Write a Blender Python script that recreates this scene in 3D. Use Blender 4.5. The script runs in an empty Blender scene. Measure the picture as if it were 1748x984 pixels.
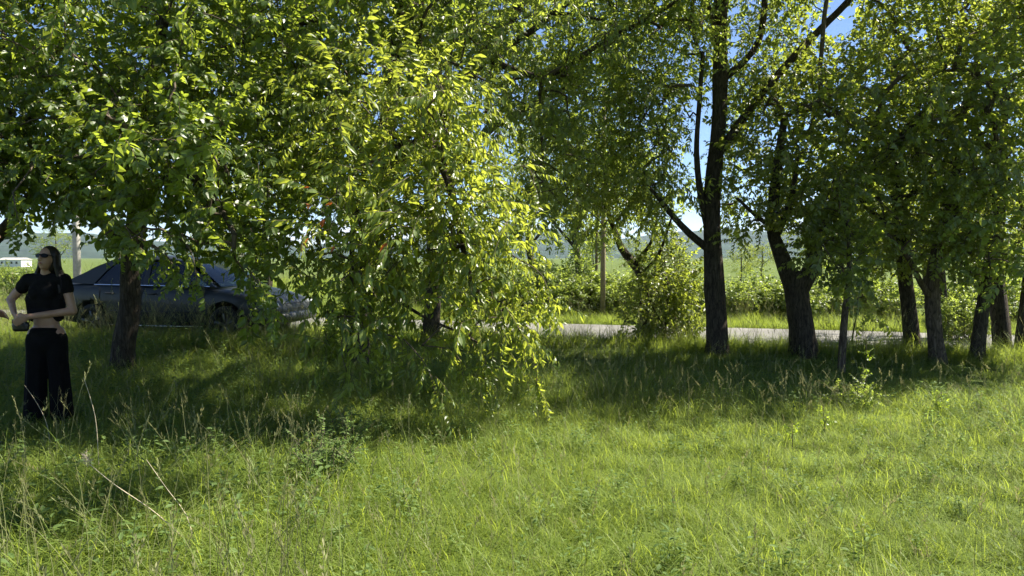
import bpy, bmesh, math, random
import numpy as np
from mathutils import Vector, Matrix, Euler

rad = math.radians
SC = bpy.context.scene
COL = SC.collection

# ------------------------------------------------------------------ camera
CAM_Z = 1.6
TILT = rad(2.36)
FPX = 1262.0                       # focal length in pixels of the 1748-wide photograph
cam_d = bpy.data.cameras.new('camera')
cam_d.sensor_width = 36.0
cam_d.lens = 36.0 * FPX / 1748.0
cam_d.clip_start = 0.05
cam_d.clip_end = 12000
cam = bpy.data.objects.new('camera', cam_d)
COL.objects.link(cam)
cam.location = (0, 0, CAM_Z)
cam.rotation_euler = (rad(90) - TILT, 0, 0)
SC.camera = cam

# ------------------------------------------------------------------ light
SUN_AZ, SUN_EL = rad(71), rad(51)            # azimuth measured from the view direction towards the right
sun_dir = Vector((math.sin(SUN_AZ) * math.cos(SUN_EL), math.cos(SUN_AZ) * math.cos(SUN_EL), math.sin(SUN_EL)))
sun_d = bpy.data.lights.new('sun', 'SUN')
sun_d.energy = 5.0
sun_d.angle = rad(0.53)
sun_d.color = (1.0, 0.93, 0.80)
sun = bpy.data.objects.new('sun', sun_d)
COL.objects.link(sun)
sun.rotation_euler = sun_dir.to_track_quat('Z', 'Y').to_euler()
sun.location = (20, 5, 30)

world = bpy.data.worlds.new('World')
SC.world = world
world.use_nodes = True
wn, wl = world.node_tree.nodes, world.node_tree.links
wn.clear()
w_out = wn.new('ShaderNodeOutputWorld')
w_bg = wn.new('ShaderNodeBackground')
w_bg.inputs['Strength'].default_value = 0.06
w_sky = wn.new('ShaderNodeTexSky')
w_sky.sky_type = 'NISHITA'
w_sky.sun_disc = False
w_sky.sun_elevation = SUN_EL
w_sky.sun_rotation = SUN_AZ
w_sky.altitude = 900
w_sky.air_density = 0.75
w_sky.dust_density = 0.15
w_sky.ozone_density = 4.5
# low heaps of white cloud above the hills, all the way round
w_tc = wn.new('ShaderNodeTexCoord')
w_map = wn.new('ShaderNodeMapping')
w_map.inputs['Scale'].default_value = (5.0, 5.0, 13.0)
w_noise = wn.new('ShaderNodeTexNoise')
w_noise.inputs['Scale'].default_value = 1.3
w_noise.inputs['Detail'].default_value = 9.0
w_noise.inputs['Roughness'].default_value = 0.58
w_sep = wn.new('ShaderNodeSeparateXYZ')
w_low = wn.new('ShaderNodeMapRange')
w_low.inputs['From Min'].default_value = 0.0
w_low.inputs['From Max'].default_value = 0.13
w_low.inputs['To Min'].default_value = 0.055
w_low.inputs['To Max'].default_value = -0.16
w_add = wn.new('ShaderNodeMath'); w_add.operation = 'ADD'
w_ramp = wn.new('ShaderNodeValToRGB')
w_ramp.color_ramp.elements[0].position = 0.52
w_ramp.color_ramp.elements[1].position = 0.68
w_mix = wn.new('ShaderNodeMix'); w_mix.data_type = 'RGBA'
w_mix.inputs['B'].default_value = (6.5, 6.8, 7.2, 1)
wl.new(w_tc.outputs['Generated'], w_map.inputs['Vector'])
wl.new(w_map.outputs['Vector'], w_noise.inputs['Vector'])
wl.new(w_tc.outputs['Generated'], w_sep.inputs['Vector'])
wl.new(w_sep.outputs['Z'], w_low.inputs['Value'])
wl.new(w_noise.outputs['Fac'], w_add.inputs[0])
wl.new(w_low.outputs['Result'], w_add.inputs[1])
wl.new(w_add.outputs[0], w_ramp.inputs['Fac'])
wl.new(w_ramp.outputs['Color'], w_mix.inputs['Factor'])
wl.new(w_sky.outputs['Color'], w_mix.inputs['A'])
wl.new(w_mix.outputs['Result'], w_bg.inputs['Color'])
wl.new(w_bg.outputs['Background'], w_out.inputs['Surface'])

SC.view_settings.view_transform = 'Standard'
SC.view_settings.look = 'None'
SC.view_settings.gamma = 1.0
SC.view_settings.exposure = 1.75
SC.view_settings.use_curve_mapping = False
SC.render.engine = 'CYCLES'
cy = SC.cycles
cy.max_bounces = 5
cy.diffuse_bounces = 3
cy.glossy_bounces = 2
cy.transmission_bounces = 5
cy.transparent_max_bounces = 10
cy.sample_clamp_indirect = 6.0
cy.use_denoising = True
try:
    cy.denoiser = 'OPENIMAGEDENOISE'
    cy.denoising_input_passes = 'RGB_ALBEDO_NORMAL'
    cy.denoising_prefilter = 'ACCURATE'
except Exception:
    pass
cy.caustics_reflective = False
cy.caustics_refractive = False

# ------------------------------------------------------------------ helpers
rng = np.random.default_rng(7)
random.seed(7)
CT, ST_ = math.cos(TILT), math.sin(TILT)


def P(px, py, d):
    """the point that stands d metres ahead of the camera and is seen at pixel px, py of the photograph"""
    a = (px - 874.0) / FPX
    b = -(py - 492.0) / FPX
    v = Vector((a, CT + b * ST_, -ST_ + b * CT))
    k = d / v.y
    return Vector((v.x * k, d, CAM_Z + v.z * k))


RN = Vector((0.276, 0.961))       # across the road, away from the camera
RD = Vector((0.961, -0.276))      # along the road
ROAD_S, ROAD_H = 14.55, 1.75


def sm(t):
    t = min(1.0, max(0.0, t))
    return t * t * (3 - 2 * t)


def gz(x, y):
    s = RN.x * x + RN.y * y
    z = 0.1 * sm((s - 9.5) / 3.0)
    if s > 20:
        z -= 0.9 * sm((s - 20) / 60.0)
    z += 0.03 * math.sin(x * 0.9 + 1.3) * math.sin(y * 0.7) * (1.0 if s < 11 else max(0.0, 1 - (s - 11)))
    return z


def gz_np(x, y):
    s = RN.x * x + RN.y * y
    def smn(t):
        t = np.clip(t, 0, 1)
        return t * t * (3 - 2 * t)
    z = 0.1 * smn((s - 9.5) / 3.0) - 0.9 * smn((s - 20) / 60.0)
    z = z + 0.03 * np.sin(x * 0.9 + 1.3) * np.sin(y * 0.7) * np.clip(1 - (s - 11), 0, 1)
    return z


def prop(o, label=None, cat=None, group=None, kind=None):
    if label: o['label'] = label
    if cat: o['category'] = cat
    if group: o['group'] = group
    if kind: o['kind'] = kind
    return o


def empty(name, loc, rz=0.0):
    o = bpy.data.objects.new(name, None)
    o.empty_display_size = 0.2
    o.location = loc
    o.rotation_euler = (0, 0, rz)
    COL.objects.link(o)
    return o


def link(name, me, parent=None, mats=(), smooth=False):
    for m in mats:
        me.materials.append(m)
    if smooth:
        me.polygons.foreach_set('use_smooth', [True] * len(me.polygons))
    o = bpy.data.objects.new(name, me)
    COL.objects.link(o)
    o.parent = parent
    return o


def mesh_from(name, verts, faces):
    me = bpy.data.meshes.new(name)
    me.from_pydata([tuple(v) for v in verts], [], faces)
    me.update()
    return me


class MB:
    """collects vertices and faces"""
    def __init__(self):
        self.v, self.f, self.m = [], [], []

    def add(self, vs, fs, mi=0):
        b = len(self.v)
        self.v.extend([tuple(v) for v in vs])
        self.f.extend([tuple(i + b for i in f) for f in fs])
        self.m.extend([mi] * len(fs))

    def tube(self, pts, rs, n=6, mi=0, cap=True):
        pts = [Vector(p) for p in pts]
        vs, fs = [], []
        ref = Vector((0.31, 0.95, 0.05))
        for i, p in enumerate(pts):
            t = (pts[min(i + 1, len(pts) - 1)] - pts[max(i - 1, 0)])
            t = t.normalized() if t.length > 1e-9 else Vector((0, 0, 1))
            u = ref - t * ref.dot(t)
            if u.length < 1e-3:
                u = Vector((1, 0, 0)) - t * t.x
            u.normalize()
            w = t.cross(u)
            ref = u
            for k in range(n):
                a = 2 * math.pi * k / n
                vs.append(p + (u * math.cos(a) + w * math.sin(a)) * rs[i])
        for i in range(len(pts) - 1):
            for k in range(n):
                fs.append((i * n + k, i * n + (k + 1) % n, (i + 1) * n + (k + 1) % n, (i + 1) * n + k))
        if cap:
            fs.append(tuple(range(n))[::-1])
            fs.append(tuple(range((len(pts) - 1) * n, len(pts) * n)))
        self.add(vs, fs, mi)

    def box(self, c, s, rot=None, mi=0):
        vs = []
        for dx in (-.5, .5):
            for dy in (-.5, .5):
                for dz in (-.5, .5):
                    q = Vector((dx * s[0], dy * s[1], dz * s[2]))
                    if rot: q = rot @ q
                    vs.append(Vector(c) + q)
        self.add(vs, [(0, 1, 3, 2), (4, 6, 7, 5), (0, 4, 5, 1), (2, 3, 7, 6), (0, 2, 6, 4), (1, 5, 7, 3)], mi)

    def mesh(self, name):
        me = bpy.data.meshes.new(name)
        me.from_pydata(self.v, [], self.f)
        if any(self.m):
            me.polygons.foreach_set('material_index', self.m)
        me.update()
        return me

    def build(self, name, parent=None, mats=(), smooth=False):
        return link(name, self.mesh(name), parent, mats, smooth)


# ------------------------------------------------------------------ materials
def new_mat(name):
    m = bpy.data.materials.new(name)
    m.use_nodes = True
    n, l = m.node_tree.nodes, m.node_tree.links
    n.clear()
    out = n.new('ShaderNodeOutputMaterial')
    return m, n, l, out


def noise(n, l, scale, detail=4, rough=0.55, vec=None, stretch=None):
    t = n.new('ShaderNodeTexNoise')
    t.inputs['Scale'].default_value = scale
    t.inputs['Detail'].default_value = detail
    t.inputs['Roughness'].default_value = rough
    if vec is None:
        tc = n.new('ShaderNodeTexCoord')
        vec = tc.outputs['Object']
    if stretch:
        mp = n.new('ShaderNodeMapping')
        mp.inputs['Scale'].default_value = stretch
        l.new(vec, mp.inputs['Vector'])
        vec = mp.outputs['Vector']
    l.new(vec, t.inputs['Vector'])
    return t


def ramp(n, l, fac, stops):
    r = n.new('ShaderNodeValToRGB')
    e = r.color_ramp.elements
    while len(e) < len(stops):
        e.new(0.5)
    for i, (p, c) in enumerate(stops):
        e[i].position = p
        e[i].color = (c[0], c[1], c[2], 1)
    l.new(fac, r.inputs['Fac'])
    return r


def plain(name, col, rough=0.6, metal=0.0, spec=0.4, var=0.12, scale=9.0, bump=0.0, coat=0.0):
    m, n, l, out = new_mat(name)
    b = n.new('ShaderNodeBsdfPrincipled')
    b.inputs['Roughness'].default_value = rough
    b.inputs['Metallic'].default_value = metal
    b.inputs['Specular IOR Level'].default_value = spec
    b.inputs['Coat Weight'].default_value = coat
    t = noise(n, l, scale, 5)
    r = ramp(n, l, t.outputs['Fac'], [(0.3, [c * (1 - var) for c in col]), (0.7, [min(1, c * (1 + var)) for c in col])])
    l.new(r.outputs['Color'], b.inputs['Base Color'])
    if bump:
        bp = n.new('ShaderNodeBump')
        bp.inputs['Strength'].default_value = bump
        bp.inputs['Distance'].default_value = 0.01
        l.new(t.outputs['Fac'], bp.inputs['Height'])
        l.new(bp.outputs['Normal'], b.inputs['Normal'])
    l.new(b.outputs['BSDF'], out.inputs['Surface'])
    return m


def leaf_mat(name, stops, trans, tw=0.42, rough=0.38, gloss=0.035, tvar=0.35, meadow=False):
    """thin leaf: glossy skin over a diffuse and a translucent layer; hue wanders from leaf to leaf"""
    m, n, l, out = new_mat(name)
    oi = n.new('ShaderNodeObjectInfo')
    geo = n.new('ShaderNodeNewGeometry')
    a = n.new('ShaderNodeMath'); a.operation = 'MULTIPLY_ADD'
    h = n.new('ShaderNodeMath'); h.operation = 'MULTIPLY'
    h.inputs[1].default_value = 0.5
    l.new(geo.outputs['Random Per Island'], h.inputs[0])
    if meadow:        # slow drift of colour across the meadow
        t = noise(n, l, 0.9, 3, 0.6, geo.outputs['Position'])
        a.inputs[1].default_value = 0.6
        l.new(t.outputs['Fac'], a.inputs[0])
    else:
        a.inputs[1].default_value = 0.5
        l.new(oi.outputs['Random'], a.inputs[0])
    l.new(h.outputs[0], a.inputs[2])
    r = ramp(n, l, a.outputs[0], stops)
    b = n.new('ShaderNodeBsdfDiffuse')
    l.new(r.outputs['Color'], b.inputs['Color'])
    t = n.new('ShaderNodeBsdfTranslucent')
    r2 = ramp(n, l, a.outputs[0], [(0.1, [c * (1 - tvar) for c in trans]), (0.9, [min(1, c * (1 + tvar)) for c in trans])])
    l.new(r2.outputs['Color'], t.inputs['Color'])
    mx = n.new('ShaderNodeMixShader')
    mx.inputs['Fac'].default_value = tw
    l.new(b.outputs['BSDF'], mx.inputs[1])
    l.new(t.outputs['BSDF'], mx.inputs[2])
    g = n.new('ShaderNodeBsdfGlossy')
    g.inputs['Roughness'].default_value = rough
    lw = n.new('ShaderNodeLayerWeight')
    pw = n.new('ShaderNodeMath'); pw.operation = 'POWER'; pw.inputs[1].default_value = 4.0
    fr = n.new('ShaderNodeMath'); fr.operation = 'MULTIPLY_ADD'
    fr.inputs[1].default_value = gloss * 3.5; fr.inputs[2].default_value = gloss
    l.new(lw.outputs['Facing'], pw.inputs[0]); l.new(pw.outputs[0], fr.inputs[0])
    m2 = n.new('ShaderNodeMixShader')
    l.new(fr.outputs[0], m2.inputs['Fac'])
    l.new(mx.outputs['Shader'], m2.inputs[1])
    l.new(g.outputs['BSDF'], m2.inputs[2])
    l.new(m2.outputs['Shader'], out.inputs['Surface'])
    return m


def bark_mat(name, dark, light, scale=10.0):
    m, n, l, out = new_mat(name)
    b = n.new('ShaderNodeBsdfPrincipled')
    b.inputs['Roughness'].default_value = 0.9
    b.inputs['Specular IOR Level'].default_value = 0.15
    t = noise(n, l, scale, 8, 0.65, stretch=(2.6, 2.6, 0.55))
    v = n.new('ShaderNodeTexVoronoi')
    v.feature = 'DISTANCE_TO_EDGE'
    v.inputs['Scale'].default_value = scale * 1.4
    tc = n.new('ShaderNodeTexCoord')
    mp = n.new('ShaderNodeMapping')
    mp.inputs['Scale'].default_value = (2.4, 2.4, 0.42)
    wob = n.new('ShaderNodeMix'); wob.data_type = 'RGBA'; wob.inputs['Factor'].default_value = 0.06
    l.new(tc.outputs['Object'], wob.inputs['A'])
    l.new(t.outputs['Color'], wob.inputs['B'])
    l.new(wob.outputs['Result'], mp.inputs['Vector'])
    l.new(mp.outputs['Vector'], v.inputs['Vector'])
    r = ramp(n, l, t.outputs['Fac'], [(0.3, dark), (0.72, light)])
    cr = ramp(n, l, v.outputs['Distance'], [(0.0, (0.45, 0.45, 0.45)), (0.12, (1, 1, 1))])
    mu = n.new('ShaderNodeMix'); mu.data_type = 'RGBA'; mu.blend_type = 'MULTIPLY'
    mu.inputs['Factor'].default_value = 1.0
    l.new(r.outputs['Color'], mu.inputs['A'])
    l.new(cr.outputs['Color'], mu.inputs['B'])
    l.new(mu.outputs['Result'], b.inputs['Base Color'])
    ad = n.new('ShaderNodeMath'); ad.operation = 'MULTIPLY'
    l.new(cr.outputs['Color'], ad.inputs[0])
    l.new(t.outputs['Fac'], ad.inputs[1])
    bp = n.new('ShaderNodeBump')
    bp.inputs['Strength'].default_value = 0.9
    bp.inputs['Distance'].default_value = 0.03
    l.new(ad.outputs[0], bp.inputs['Height'])
    l.new(bp.outputs['Normal'], b.inputs['Normal'])
    l.new(b.outputs['BSDF'], out.inputs['Surface'])
    return m


M = {}
M['bark'] = bark_mat('bark_dark', (0.030, 0.024, 0.019), (0.12, 0.098, 0.072))
M['bark_light'] = bark_mat('bark_brown', (0.055, 0.042, 0.030), (0.20, 0.155, 0.11))
M['twig'] = plain('twig_bark', (0.085, 0.068, 0.050), 0.85, spec=0.15, var=0.3, scale=20)
M['plum'] = leaf_mat('leaf_plum', [(0.1, (0.036, 0.068, 0.012)), (0.6, (0.070, 0.115, 0.018)), (0.95, (0.11, 0.15, 0.025))], (0.39, 0.49, 0.045), 0.47)
M['cherry'] = leaf_mat('leaf_cherry', [(0.08, (0.055, 0.098, 0.014)), (0.5, (0.090, 0.142, 0.020)), (0.95, (0.16, 0.20, 0.032))], (0.48, 0.55, 0.06), 0.46)
M['red'] = leaf_mat('leaf_red', [(0.1, (0.30, 0.060, 0.018)), (0.9, (0.42, 0.14, 0.03))], (0.60, 0.14, 0.03))
M['wild'] = leaf_mat('leaf_wild', [(0.08, (0.038, 0.066, 0.016)), (0.55, (0.080, 0.115, 0.022)), (0.95, (0.12, 0.15, 0.028))], (0.44, 0.52, 0.055), 0.46)
M['willow'] = leaf_mat('leaf_pale', [(0.08, (0.040, 0.080, 0.025)), (0.55, (0.080, 0.118, 0.026)), (0.95, (0.12, 0.15, 0.032))], (0.45, 0.55, 0.07), 0.48)
M['bush'] = leaf_mat('leaf_bush', [(0.08, (0.07, 0.115, 0.025)), (0.5, (0.105, 0.155, 0.035)), (0.95, (0.14, 0.18, 0.04))], (0.40, 0.50, 0.07), 0.48)
M['sprout'] = leaf_mat('leaf_sprout', [(0.1, (0.10, 0.17, 0.02)), (0.9, (0.16, 0.22, 0.025))], (0.45, 0.58, 0.04), 0.5)
M['weed'] = leaf_mat('leaf_weed', [(0.1, (0.085, 0.140, 0.038)), (0.9, (0.13, 0.19, 0.055))], (0.24, 0.36, 0.09), 0.42, 0.6, 0.012)
M['grass'] = leaf_mat('grass_blade', [(0.12, (0.066, 0.102, 0.015)), (0.5, (0.115, 0.166, 0.028)), (0.78, (0.16, 0.205, 0.045)), (0.97, (0.29, 0.27, 0.13))], (0.45, 0.55, 0.065), 0.42, 0.5, 0.016, meadow=True)
M['seed'] = leaf_mat('grass_seed', [(0.05, (0.15, 0.18, 0.07)), (0.9, (0.25, 0.25, 0.12))], (0.30, 0.28, 0.12), 0.3, 0.6, 0.01)
M['straw'] = plain('dry_straw', (0.42, 0.36, 0.24), 0.6, var=0.2, scale=30)
M['straw_head'] = plain('dry_seed_head', (0.40, 0.33, 0.27), 0.8, var=0.25, scale=40)


def ground_mat():
    m, n, l, out = new_mat('meadow_soil')
    b = n.new('ShaderNodeBsdfPrincipled')
    b.inputs['Roughness'].default_value = 0.95
    b.inputs['Specular IOR Level'].default_value = 0.1
    t1 = noise(n, l, 0.13, 6, 0.6)
    t2 = noise(n, l, 7.0, 6, 0.7)
    r1 = ramp(n, l, t1.outputs['Fac'], [(0.3, (0.075, 0.115, 0.026)), (0.55, (0.105, 0.145, 0.034)), (0.75, (0.15, 0.165, 0.05))])
    r2 = ramp(n, l, t2.outputs['Fac'], [(0.3, (0.45, 0.45, 0.4)), (0.7, (1.1, 1.1, 1.0))])
    mu = n.new('ShaderNodeMix'); mu.data_type = 'RGBA'; mu.blend_type = 'MULTIPLY'
    mu.inputs['Factor'].default_value = 1.0
    l.new(r1.outputs['Color'], mu.inputs['A']); l.new(r2.outputs['Color'], mu.inputs['B'])
    l.new(mu.outputs['Result'], b.inputs['Base Color'])
    bp = n.new('ShaderNodeBump'); bp.inputs['Strength'].default_value = 0.6; bp.inputs['Distance'].default_value = 0.04
    l.new(t2.outputs['Fac'], bp.inputs['Height']); l.new(bp.outputs['Normal'], b.inputs['Normal'])
    l.new(b.outputs['BSDF'], out.inputs['Surface'])
    return m


def road_mat():
    m, n, l, out = new_mat('worn_asphalt')
    b = n.new('ShaderNodeBsdfPrincipled')
    b.inputs['Roughness'].default_value = 0.9
    t1 = noise(n, l, 0.6, 6, 0.6)
    t2 = noise(n, l, 60.0, 3, 0.7)
    r1 = ramp(n, l, t1.outputs['Fac'], [(0.3, (0.11, 0.105, 0.097)), (0.5, (0.16, 0.155, 0.143)), (0.7, (0.21, 0.20, 0.185))])
    r2 = ramp(n, l, t2.outputs['Fac'], [(0.3, (0.7, 0.7, 0.7)), (0.7, (1.1, 1.1, 1.1))])
    mu = n.new('ShaderNodeMix'); mu.data_type = 'RGBA'; mu.blend_type = 'MULTIPLY'
    mu.inputs['Factor'].default_value = 1.0
    l.new(r1.outputs['Color'], mu.inputs['A']); l.new(r2.outputs['Color'], mu.inputs['B'])
    l.new(mu.outputs['Result'], b.inputs['Base Color'])
    bp = n.new('ShaderNodeBump'); bp.inputs['Strength'].default_value = 0.5; bp.inputs['Distance'].default_value = 0.01
    l.new(t2.outputs['Fac'], bp.inputs['Height']); l.new(bp.outputs['Normal'], b.inputs['Normal'])
    l.new(b.outputs['BSDF'], out.inputs['Surface'])
    return m


M['ground'] = ground_mat()
M['road'] = road_mat()
M['hill'] = plain('hill_woods', (0.026, 0.046, 0.030), 1.0, spec=0.0, var=0.45, scale=0.012)

# ------------------------------------------------------------------ setting
def axis_steps(lim, fine, n_fine):
    a = [i * fine for i in range(n_fine + 1)]
    st = fine
    while a[-1] < lim:
        st *= 1.28
        a.append(a[-1] + st)
    return a


xs = axis_steps(5200, 0.5, 60)
xs = [-x for x in xs[:0:-1]] + xs
ys = axis_steps(5200, 0.5, 70)
yb = axis_steps(400, 1.0, 6)
ys = [-y for y in yb[:0:-1]] + ys
gv = [(x, y, gz(x, y)) for y in ys for x in xs]
nx = len(xs)
gf = [(j * nx + i, j * nx + i + 1, (j + 1) * nx + i + 1, (j + 1) * nx + i) for j in range(len(ys) - 1) for i in range(nx - 1)]
prop(link('ground', mesh_from('ground', gv, gf), None, [M['ground']], True), kind='structure')

rv, rf = [], []
across = [-ROAD_H, -1.2, -0.5, 0, 0.5, 1.2, ROAD_H]
ua = [-300 + i * 1.0 for i in range(601)]
for u in ua:
    for k, c in enumerate(across):
        wob = 0.07 * math.sin(u * 0.9) + 0.05 * math.sin(u * 2.3 + 1) if k in (0, 6) else 0
        s = ROAD_S + c + wob
        x, y = RD.x * u + RN.x * s, RD.y * u + RN.y * s
        rv.append((x, y, gz(x, y) + (0.012 if k in (0, 6) else 0.03 + 0.02 * (1 - abs(c) / ROAD_H))))
for i in range(len(ua) - 1):
    for k in range(6):
        rf.append((i * 7 + k, i * 7 + k + 1, (i + 1) * 7 + k + 1, (i + 1) * 7 + k))
prop(link('road', mesh_from('road', rv, rf), None, [M['road']], True), kind='structure')

hv, hf = [], []
NA, NR = 150, 9
for i in range(NA):
    a = rad(-80 + 160 * i / (NA - 1))
    ridge = 96 + 26 * math.sin(a * 5.1 + 0.6) + 15 * math.sin(a * 13.7 + 2) + 8 * math.sin(a * 31) + 4 * math.sin(a * 71)
    for j in range(NR):
        t = j / (NR - 1)
        r = 2100 + 1500 * t
        z = -4 + ridge * sm(t * 1.05) * (1 + 0.16 * math.sin(a * 23 + t * 9))
        hv.append((math.sin(a) * r, math.cos(a) * r, z))
for i in range(NA - 1):
    for j in range(NR - 1):
        hf.append((i * NR + j, i * NR + j + 1, (i + 1) * NR + j + 1, (i + 1) * NR + j))
prop(link('hills', mesh_from('hills', hv, hf), None, [M['hill']], True), kind='structure')

# ------------------------------------------------------------------ leaf and twig templates
PROTO = bpy.data.collections.new('templates')     # never linked to the scene: only read by the node trees


def leaf_geo(L, W, fold=0.25, curl=0.18):
    """one pointed leaf along +X with a folded midrib"""
    xs_ = [0.0, 0.16, 0.42, 0.72, 1.0]
    ws_ = [0.0, 0.36, 0.5, 0.32, 0.0]
    v = [(0, 0, 0)]
    for x, w in zip(xs_[1:4], ws_[1:4]):
        z = -curl * L * x * x
        v += [(x * L, -w * W, z + fold * w * W), (x * L, 0, z), (x * L, w * W, z + fold * w * W)]
    v.append((L, 0, -curl * L))
    f = [(0, 1, 2), (0, 2, 3), (1, 4, 5, 2), (2, 5, 6, 3), (4, 7, 8, 5), (5, 8, 9, 6), (7, 10, 8), (8, 10, 9)]
    return v, f


class Kind:
    pass


def make_kind(name, leaf, L, W, n, length, droop, mat, red=0.0, variants=4, fold=0.25, curl=0.2, spread=55):
    k = Kind()
    k.name, k.L, k.W = name, L, W
    k.coll = bpy.data.collections.new('templates_' + name)
    k.templates = []
    k.mats = [M[mat], M['twig'], M['red']]
    for v in range(variants):
        mb = MB()
        rr = random.Random(v * 31 + len(name))
        stem = []
        for i in range(5):
            t = i / 4
            stem.append(Vector((length * t, 0.03 * math.sin(3 * t + v) * length, -droop * length * t * t)))
        mb.tube(stem, [0.0028, 0.0024, 0.002, 0.0016, 0.001], 3, 1, cap=False)
        places = []
        for i in range(n):
            t = 0.12 + 0.88 * (i + rr.random() * 0.6) / n
            t = min(t, 1.0)
            q = t * 4
            a = min(int(q), 3)
            pos = stem[a].lerp(stem[a + 1], q - a)
            side = 1 if i % 2 else -1
            yaw = rad(side * (spread + rr.uniform(-25, 25)) * (1 - 0.75 * max(0, t - 0.8) / 0.2))
            pitch = rad(rr.uniform(5, 50) + 40 * droop)
            roll = rad(rr.uniform(-45, 45))
            s = rr.uniform(0.5, 1.2) * (0.7 if t > 0.9 else 1.0)
            mt = Matrix.Translation(pos) @ Euler((roll, pitch, yaw), 'XYZ').to_matrix().to_4x4() @ Matrix.Scale(s, 4)
            is_red = t > 0.82 and rr.random() < red
            lv, lf = leaf_geo(L, W * rr.uniform(0.85, 1.15), fold * rr.uniform(0.5, 1.5), curl * rr.uniform(0.3, 1.8))
            mb.add([mt @ Vector(p) for p in lv], lf, 2 if is_red else 0)
            places.append((mt, is_red))
        me = mb.mesh('twig_' + name)
        for m in k.mats:
            me.materials.append(m)
        o = bpy.data.objects.new('twig_%s_%02d' % (name, v), me)
        k.coll.objects.link(o)
        k.templates.append((stem, places))
    lv, lf = leaf_geo(L, W, fold, curl)
    k.leaf_me = [mesh_from('leaf_' + name, lv, lf), mesh_from('leaf_red_' + name, lv, lf)]
    k.leaf_me[0].materials.append(M[mat]); k.leaf_me[1].materials.append(M['red'])
    k.variants = variants
    k.tree = gn_tree('scatter_' + name, k.coll)
    return k


def gn_tree(name, coll):
    ng = bpy.data.node_groups.new(name, 'GeometryNodeTree')
    ng.interface.new_socket('Geometry', in_out='INPUT', socket_type='NodeSocketGeometry')
    ng.interface.new_socket('Geometry', in_out='OUTPUT', socket_type='NodeSocketGeometry')
    n, l = ng.nodes, ng.links
    gi, go = n.new('NodeGroupInput'), n.new('NodeGroupOutput')
    m2p = n.new('GeometryNodeMeshToPoints')
    iop = n.new('GeometryNodeInstanceOnPoints')
    ci = n.new('GeometryNodeCollectionInfo')
    ci.inputs['Collection'].default_value = coll
    ci.inputs['Separate Children'].default_value = True
    ci.inputs['Reset Children'].default_value = True
    iop.inputs['Pick Instance'].default_value = True
    def attr(nm, t):
        a = n.new('GeometryNodeInputNamedAttribute')
        a.data_type = t
        a.inputs['Name'].default_value = nm
        return a.outputs['Attribute']
    l.new(gi.outputs[0], m2p.inputs['Mesh'])
    l.new(m2p.outputs[0], iop.inputs['Points'])
    l.new(ci.outputs[0], iop.inputs['Instance'])
    l.new(attr('pick', 'INT'), iop.inputs['Instance Index'])
    e2r = n.new('FunctionNodeEulerToRotation')
    l.new(attr('turn', 'FLOAT_VECTOR'), e2r.inputs[0])
    l.new(e2r.outputs[0], iop.inputs['Rotation'])
    l.new(attr('size', 'FLOAT'), iop.inputs['Scale'])
    l.new(iop.outputs[0], go.inputs[0])
    return ng


def scatter(name, tree, pos, rot, size, pick, parent=None, mats=()):
    me = bpy.data.meshes.new(name)
    me.vertices.add(len(pos))
    me.vertices.foreach_set('co', np.asarray(pos, dtype=np.float32).ravel())
    a = me.attributes.new('turn', 'FLOAT_VECTOR', 'POINT'); a.data.foreach_set('vector', np.asarray(rot, dtype=np.float32).ravel())
    a = me.attributes.new('size', 'FLOAT', 'POINT'); a.data.foreach_set('value', np.asarray(size, dtype=np.float32))
    a = me.attributes.new('pick', 'INT', 'POINT'); a.data.foreach_set('value', np.asarray(pick, dtype=np.int32))
    me.update()
    o = link(name, me, parent, mats)
    md = o.modifiers.new('scatter', 'NODES')
    md.node_group = tree
    o['kind'] = 'stuff'
    return o


K = {}
K['plum'] = make_kind('plum', 'leaf', 0.078, 0.050, 13, 0.36, 0.25, 'plum', red=0.0, fold=0.3)
K['cherry'] = make_kind('cherry', 'leaf', 0.090, 0.036, 15, 0.42, 0.35, 'cherry', red=0.0, fold=0.35, curl=0.3, spread=45)
K['wild'] = make_kind('wild', 'leaf', 0.068, 0.040, 16, 0.40, 0.15, 'wild')
K['willow'] = make_kind('willow', 'leaf', 0.085, 0.034, 16, 0.42, 0.3, 'willow')
K['bush'] = make_kind('bush', 'leaf', 0.085, 0.045, 13, 0.42, 0.05, 'bush')
K['weed'] = make_kind('weed', 'leaf', 0.034, 0.020, 14, 0.20, 0.1, 'weed', spread=65)
K['sprout'] = make_kind('sprout', 'leaf', 0.055, 0.040, 9, 0.20, 0.0, 'sprout', spread=65)


# ------------------------------------------------------------------ trees
def dir_rot(d, roll):
    d = d / np.maximum(np.linalg.norm(d, axis=1, keepdims=True), 1e-6)
    return np.stack([roll, -np.arcsin(np.clip(d[:, 2], -1, 1)), np.arctan2(d[:, 1], d[:, 0])], axis=1)


def dense(pts, rs, step=0.16):
    """smooth a polyline (Catmull-Rom) and give it even steps"""
    pts = [Vector(p) for p in pts]
    out, ro = [], []
    for i in range(len(pts) - 1):
        p0, p1, p2, p3 = pts[max(i - 1, 0)], pts[i], pts[i + 1], pts[min(i + 2, len(pts) - 1)]
        m = max(2, int((p2 - p1).length / step))
        for j in range(m):
            t = j / m
            out.append(0.5 * ((2 * p1) + (p2 - p0) * t + (2 * p0 - 5 * p1 + 4 * p2 - p3) * t * t + (3 * p1 - p0 - 3 * p2 + p3) * t ** 3))
            ro.append(rs[i] + (rs[i + 1] - rs[i]) * t)
    out.append(pts[-1]); ro.append(rs[-1])
    return out, ro


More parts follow.
